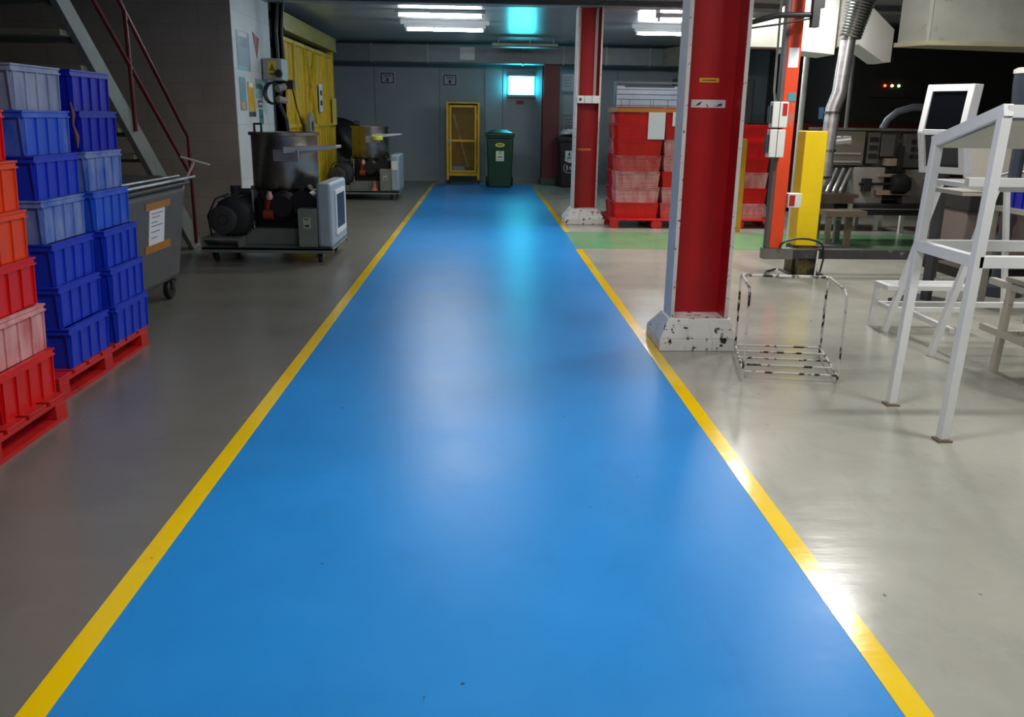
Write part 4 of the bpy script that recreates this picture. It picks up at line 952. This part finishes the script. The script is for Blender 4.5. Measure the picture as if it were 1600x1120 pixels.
# low white tables beyond
def low_table(x, y, w, d, h, label):
    t = thing('low_table', label, 'table', (x, y, 0), 0, 'low white tables beyond the green strip')
    MB().box(0, w, 0, d, h-.04, h).build('table_top', mat('table_grey', (120, 120, 122), .4), t)
    for a, b_ in ((.02, .02), (w-.07, .02), (.02, d-.07), (w-.07, d-.07)):
        MB().box(a, a+.05, b_, b_+.05, 0, h-.04).build('leg', white_pl, t)
low_table(4.25, 11.2, .95, .7, .34, 'low white legged table beyond the green strip, nearer the yellow post')
low_table(5.35, 11.0, 1.1, .7, .38, 'low white legged table beyond the green strip, nearer the tall stand')

# dark oven far behind with three lit indicator lamps
t = thing('oven', 'large dark red oven in the gloom with three small lit lamps', 'oven', (4.7, 13.6, 0))
MB().box(0, 4.5, 0, 2.2, .1, 1.35).build('lower_body', maroon, t, bevel=.01)
MB().box(0.7, 4.5, .05, 2.1, 1.35, 2.55).build('upper_body', dark_body, t, bevel=.01)
MB().box(.1, 4.4, .1, 2.1, 0, .1).build('plinth', black, t)
MB().box(1.2, 2.0, .02, .05, 1.75, 2.05).build('lamp_panel', dark_body, t)
for x, m_, lab in ((1.42, led_red, 'red lit lamp'), (1.53, led_amber, 'amber lit lamp'), (1.635, led_green, 'green lit lamp')):
    tag(MB().lathe([(0, .03), (.016, .02), (.02, .0), (0, 0)], (x, .02, 1.92), 14, Matrix.Rotation(PI/2, 3, 'X')).build('indicator_lamp', m_, t), lab)
for x, lab in ((3.5, 'dark electrical cabinet behind the crates, nearer the big column'), (4.25, 'dark electrical cabinet behind the orange post')):
    t = thing('electrical_cabinet', lab, 'cabinet', (x, 16.2, 0))
    MB().box(0, .65, 0, .5, .08, 2.1).build('body', mat('cab_grey', (62, 64, 64), .5, var=.1), t, bevel=.008)
    MB().box(.03, .62, -.02, 0, .12, 2.06).build('door', mat('cab_door', (74, 77, 78), .5, var=.08), t, bevel=.004)
    MB().box(.02, .63, .02, .48, 0, .08).build('plinth', black, t)
    MB().box(.52, .55, -.045, -.02, 1.0, 1.18).build('handle', black, t)
    MB().cyl((.2, -.02, 1.75), (.2, -.035, 1.75), .05, 18).build('dial', black, t)

# ------------------------------------------------------------------ posts between column and machine
t = thing('steel_beam', 'long dark steel beam running low across the floor in front of the yellow post', 'beam', (2.545, 7.70, 0)); t['kind'] = 'thing'
MB().box(0, 1.68, 0, .1, .165, .252).build('beam_body', mat('beam_dark', (70, 70, 70), .45, .4, var=.2, wear=(130, 126, 120), wearamt=.36), t, bevel=.005)
tag(MB().box(-.008, .26, -.004, .104, .16, .256).build('end_sleeve', mat('sleeve_steel', (128, 126, 120), .4, .5, var=.2), t), 'brighter bare metal end')
for x in (1.55,): MB().box(x, x+.07, .02, .08, 0, .165).build('leg', grey_dark, t)
MB().box(.33, .5, .03, .1, .0, .165).build('leg', mat('post_foot', (84, 72, 30), .5, var=.25, wear=(24, 22, 18), wearamt=.5, wscale=8), t)
t = thing('support_post', 'orange steel post with white switch boxes standing on the dark beam', 'post', (2.635, 7.75, .257))
MB().box(-.05, .068, -.045, .045, 0, 2.57).build('post_body', orange_post, t, bevel=.004)
tag(MB().box(-.078, -.051, -.045, .045, 0, 2.57).build('side_plate', mat('post_side', (96, 80, 78), .5, var=.2), t), 'dark grey side plate')
MB().box(-.036, .05, -.049, -.045, 1.55, 1.71).build('notice', paper, t)
tag(MB().box(-.01, .06, -.049, -.045, 1.275, 1.345).build('teal_label', teal_m, t), 'teal tape patch')
b1 = thing('switch_enclosure', 'upper white switch box with a red label on the orange post', 'switch box', (2.545, 7.7, 1.31))
MB().box(-.07, .065, -.09, -.002, .0, .215).build('case', white_pl, b1, bevel=.006)
tag(MB().box(.015, .055, -.093, -.09, .1, .2).build('red_label', red_lab, b1), 'red label'); MB().box(-.012, -.007, -.092, -.09, 0, .215).build('seam', grey_dark, b1)
MB().box(-.09, -.07, -.07, -.01, .04, .18).build('latch', grey_dark, b1)
b2 = thing('switch_enclosure', 'lower white switch box on the orange post', 'switch box', (2.545, 7.7, 1.06))
MB().box(-.075, .06, -.09, -.002, 0, .235).build('case', white_pl, b2, bevel=.006)
MB().box(-.012, -.007, -.092, -.09, 0, .235).build('seam', grey_dark, b2); MB().box(-.095, -.075, -.07, -.01, .04, .19).build('latch', grey_dark, b2)
b3 = thing('switch_enclosure', 'small white box with a red label between the orange and yellow posts', 'switch box', (2.705, 7.73, .625))
MB().box(0, .12, -.06, .03, 0, .125).build('case', white_pl, b3, bevel=.005)
tag(MB().box(.01, .06, -.063, -.06, .015, .11).build('red_label', red_lab, b3), 'red label')
tag(MB().tube([(2.50, 7.65, 1.53), (2.50, 7.7, 1.62), (2.5, 7.72, 2.2), (2.51, 7.72, 2.83)], .01, 8).build('conduit', steel_dull), 'thin metal conduit rising from the switch boxes', 'conduit')

t = thing('guard_post', 'yellow box section post with a dark foot right of the orange post', 'post', (2.98, 7.95, 0))
MB().box(-.11, .09, -.1, .1, .26, 1.285).build('post_body', yellow_post, t, bevel=.008)
tag(MB().box(-.12, .12, -.1, .1, .01, .26).build('lower_body', mat('post_foot', (84, 72, 30), .5, var=.25, wear=(24, 22, 18), wearamt=.5, wscale=8), t), 'dark stained yellow lower part')
MB().box(-.16, .17, -.14, .14, 0, .01).build('foot_plate', black, t)
tag(MB().tube([(.04, -.265, .0), (.05, -.265, .24)], .008, 8).build('white_rod', white_pl, t), 'white rod at the foot')
tag(MB().tube([(2.8, 7.66, .02), (2.7, 7.62, .012), (2.6, 7.7, .012), (2.64, 7.9, .012), (2.76, 8.0, .02)], .011, 8).build('floor_cable', black), 'black cable looped on the floor beside the yellow post', 'cable')
cp = [(2.87+.2*math.cos(a), 7.68, .27+.08*math.sin(a)) for a in [PI*k/10 for k in range(11)]]
tag(MB().tube([(3.06, 7.67, .05), (3.08, 7.67, .18)]+cp, .009, 8).build('loop_cable', black), 'black cable arched across the foot of the yellow post', 'cable')
tag(MB().box(3.16, 3.28, 10.95, 11.05, 0, 1.15).build('marker_post', mat('marker_yellow', (190, 140, 20), .5, var=.12)), 'narrow ochre post standing behind the orange post', 'post')
tag(MB().tube([(3.9, 10.9, 2.82), (3.9, 10.9, 0)], .035, 12).build('grey_pole', mat('pole_grey', (206, 206, 206), .4)), 'grey pole standing between the orange post and the shiny pipe', 'pole')
tag(MB().tube([(4.35, 10.6, 2.82), (4.35, 10.6, 1.3)], .022, 10).build('drop_pipe', grey_mach), 'thin grey drop pipe right of the shiny extraction pipe', 'pipe')

t = thing('extraction_pipe', 'shiny stainless extraction pipe rising to the duct with a flexible hose top', 'pipe', (3.59, 9.15, 0))
MB().tube([(.0, 0, .82), (-.01, 0, 1.06), (.0, 0, 1.15), (.01, 0, 1.5), (.06, 0, 1.66), (.09, 0, 2.2)], .075, 24).build('pipe', steel, t)
for z, x in ((1.46, .01), (1.08, .0), (2.18, .09)): MB().lathe([(.076, -.012), (.084, -.012), (.084, .012), (.076, .012), (.076, -.012)], (x, 0, z), 24).build('clamp', steel_dull, t)
fx = []; rr = []
for i in range(46):
    k = i/45; fx.append((.1+.12*k, -.02*k, 2.19+.63*k)); rr.append(.105+.012*(i % 2)+.05*k)
MB().tube(fx, rr, 22).build('flexible_hose', mat('flex_foil', (150, 150, 150), .28, 1.0, var=.25), t)
MB().cyl((.05, 0, 1.17), (.22, -.02, 1.19), .04, 16).build('branch', steel, t)
MB().tube([(.02, 0, .82), (.02, .06, .76), (.02, .16, .74)], .06, 16).build('elbow', steel_dull, t)

# ------------------------------------------------------------------ overhead ducts at right
t = thing('extraction_duct', 'big galvanised duct hanging at the upper right corner', 'duct', (3.5, 7.4, 1.98))
MB().hexa([(.0, .25, 0.03), (.13, 0, .03), (5, 0, .03), (5, 1.4, .03)], [(.0, .25, .84), (.13, 0, .84), (5, 0, .84), (5, 1.4, .84)]).build('duct_body', galv, t)
MB().hexa([(-.03, .25, 0), (.12, -.03, 0), (5, -.03, 0), (5, 1.4, 0)], [(-.03, .25, .035), (.12, -.03, .035), (5, -.03, .035), (5, 1.4, .035)]).build('bottom_lip', mat('duct_lip', (150, 144, 118), .5, .4), t)
MB().box(.115, .14, -.012, .0, .035, .84).build('corner_seam', galv, t)
t = thing('branch_duct', 'pale branch duct with a slanted end above the machines', 'duct', (2.6, 9.4, 0))
MB().hexa([(.6, 0, 2.08), (1.05, 0, 2.04), (1.05, .5, 2.04), (.6, .5, 2.08)], [(.6, 0, 2.55), (1.05, 0, 2.6), (1.05, .5, 2.6), (.6, .5, 2.55)]).build('duct_body', mat('duct_pale', (222, 222, 216), .5, .1, var=.05), t, bevel=.004)
MB().box(-.35, .6, .18, .45, 2.12, 2.4).build('rear_run', galv, t)
for x in (.7, .9): MB().cyl((x, .25, 2.55), (x, .25, 2.83), .01, 8).build('hanger', steel_dull, t)
MB().prism([(1.05, 2.12), (1.3, 2.15), (1.58, 1.98), (1.66, 1.98), (1.66, 2.3), (1.3, 2.6), (1.05, 2.6)], .02, .4, 'y').build('slanted_end', mat('duct_pale', (222, 222, 216), .5, .1), t)
t = thing('pipe_bracket', 'black pipe and valve bracket crossing in front of the orange post near the ceiling', 'bracket', (2.22, 7.5, 2.2))
MB().tube([(-.35, .2, -.1), (.0, .05, -.05), (.2, 0, .0), (.5, 0, .01)], .022, 10).build('pipe', black, t)
MB().tube([(-.3, .02, -.14), (.2, .02, -.07), (.47, 0, -.02)], .008, 8).build('cable', black, t)
MB().box(.465, .525, -.04, .03, -.09, .62).box(.525, .56, -.03, .02, .06, .14).build('valve_body', black, t)

# ------------------------------------------------------------------ lamps out of view, fill lights added over the near walkway, daylight none
def area(loc, sx, sy, power, col=(1, .97, .93), rot=(0, 0, 0)):
    l = bpy.data.lights.new('tube_and_fill_light', 'AREA'); l.shape = 'RECTANGLE'; l.size = sx; l.size_y = sy
    l.energy = power; l.color = col
    o = bpy.data.objects.new('tube_and_fill_light', l); COL.objects.link(o); o.location = loc; o.rotation_euler = rot
    return o
area((3.35, 11.2, 2.74), 1.2, .12, 60)
area((2.95, 9.05, 2.78), .2, .5, 55)
area((3.0, 6.55, 2.75), .15, .7, 50)
area((5.2, 5.0, 2.75), 1.2, .12, 32)
area((3.3, 2.6, 2.75), 1.2, .12, 60)
area((.2, 2.9, 2.77), 1.2, .12, 46)  # fill light added to even out and brighten the near blue walkway
area((.4, .2, 2.77), 1.2, .12, 22)  # second added fill, lifts the foreground from above the camera
area((-.1, 9.8, 2.76), 1.2, .12, 40)

w = bpy.data.worlds.new('world'); SC.world = w; w.use_nodes = True
w.node_tree.nodes['Background'].inputs[0].default_value = (.6, .7, .8, 1)
w.node_tree.nodes['Background'].inputs[1].default_value = .02

# ------------------------------------------------------------------ camera
cam = bpy.data.cameras.new('camera'); co = bpy.data.objects.new('camera', cam); COL.objects.link(co); SC.camera = co
cam.sensor_width = 36; cam.lens = 36*1350/1600; cam.clip_start = .05
F_, VPX, VPY, ROLL = 1350., 755., 185., .015
c, s = math.cos(ROLL), math.sin(ROLL)
u0, v0 = VPX-800, 560-VPY
ul, vl = u0*c-v0*s, u0*s+v0*c
yaw, pit = math.atan2(-ul, math.hypot(F_, vl)), math.atan2(vl, F_)
fw = Vector((math.sin(yaw)*math.cos(pit), math.cos(yaw)*math.cos(pit), -math.sin(pit)))
rl_ = Vector((math.cos(yaw), -math.sin(yaw), 0)); up = rl_.cross(fw)
rx = rl_*c+up*s; ux = up*c-rl_*s
co.matrix_world = Matrix(((rx.x, ux.x, -fw.x, 0), (rx.y, ux.y, -fw.y, 0), (rx.z, ux.z, -fw.z, 1.35), (0, 0, 0, 1)))

SC.view_settings.view_transform = 'Standard'
SC.view_settings.look = 'None'
SC.view_settings.gamma = 1
SC.view_settings.use_curve_mapping = False
SC.view_settings.exposure = 0.0
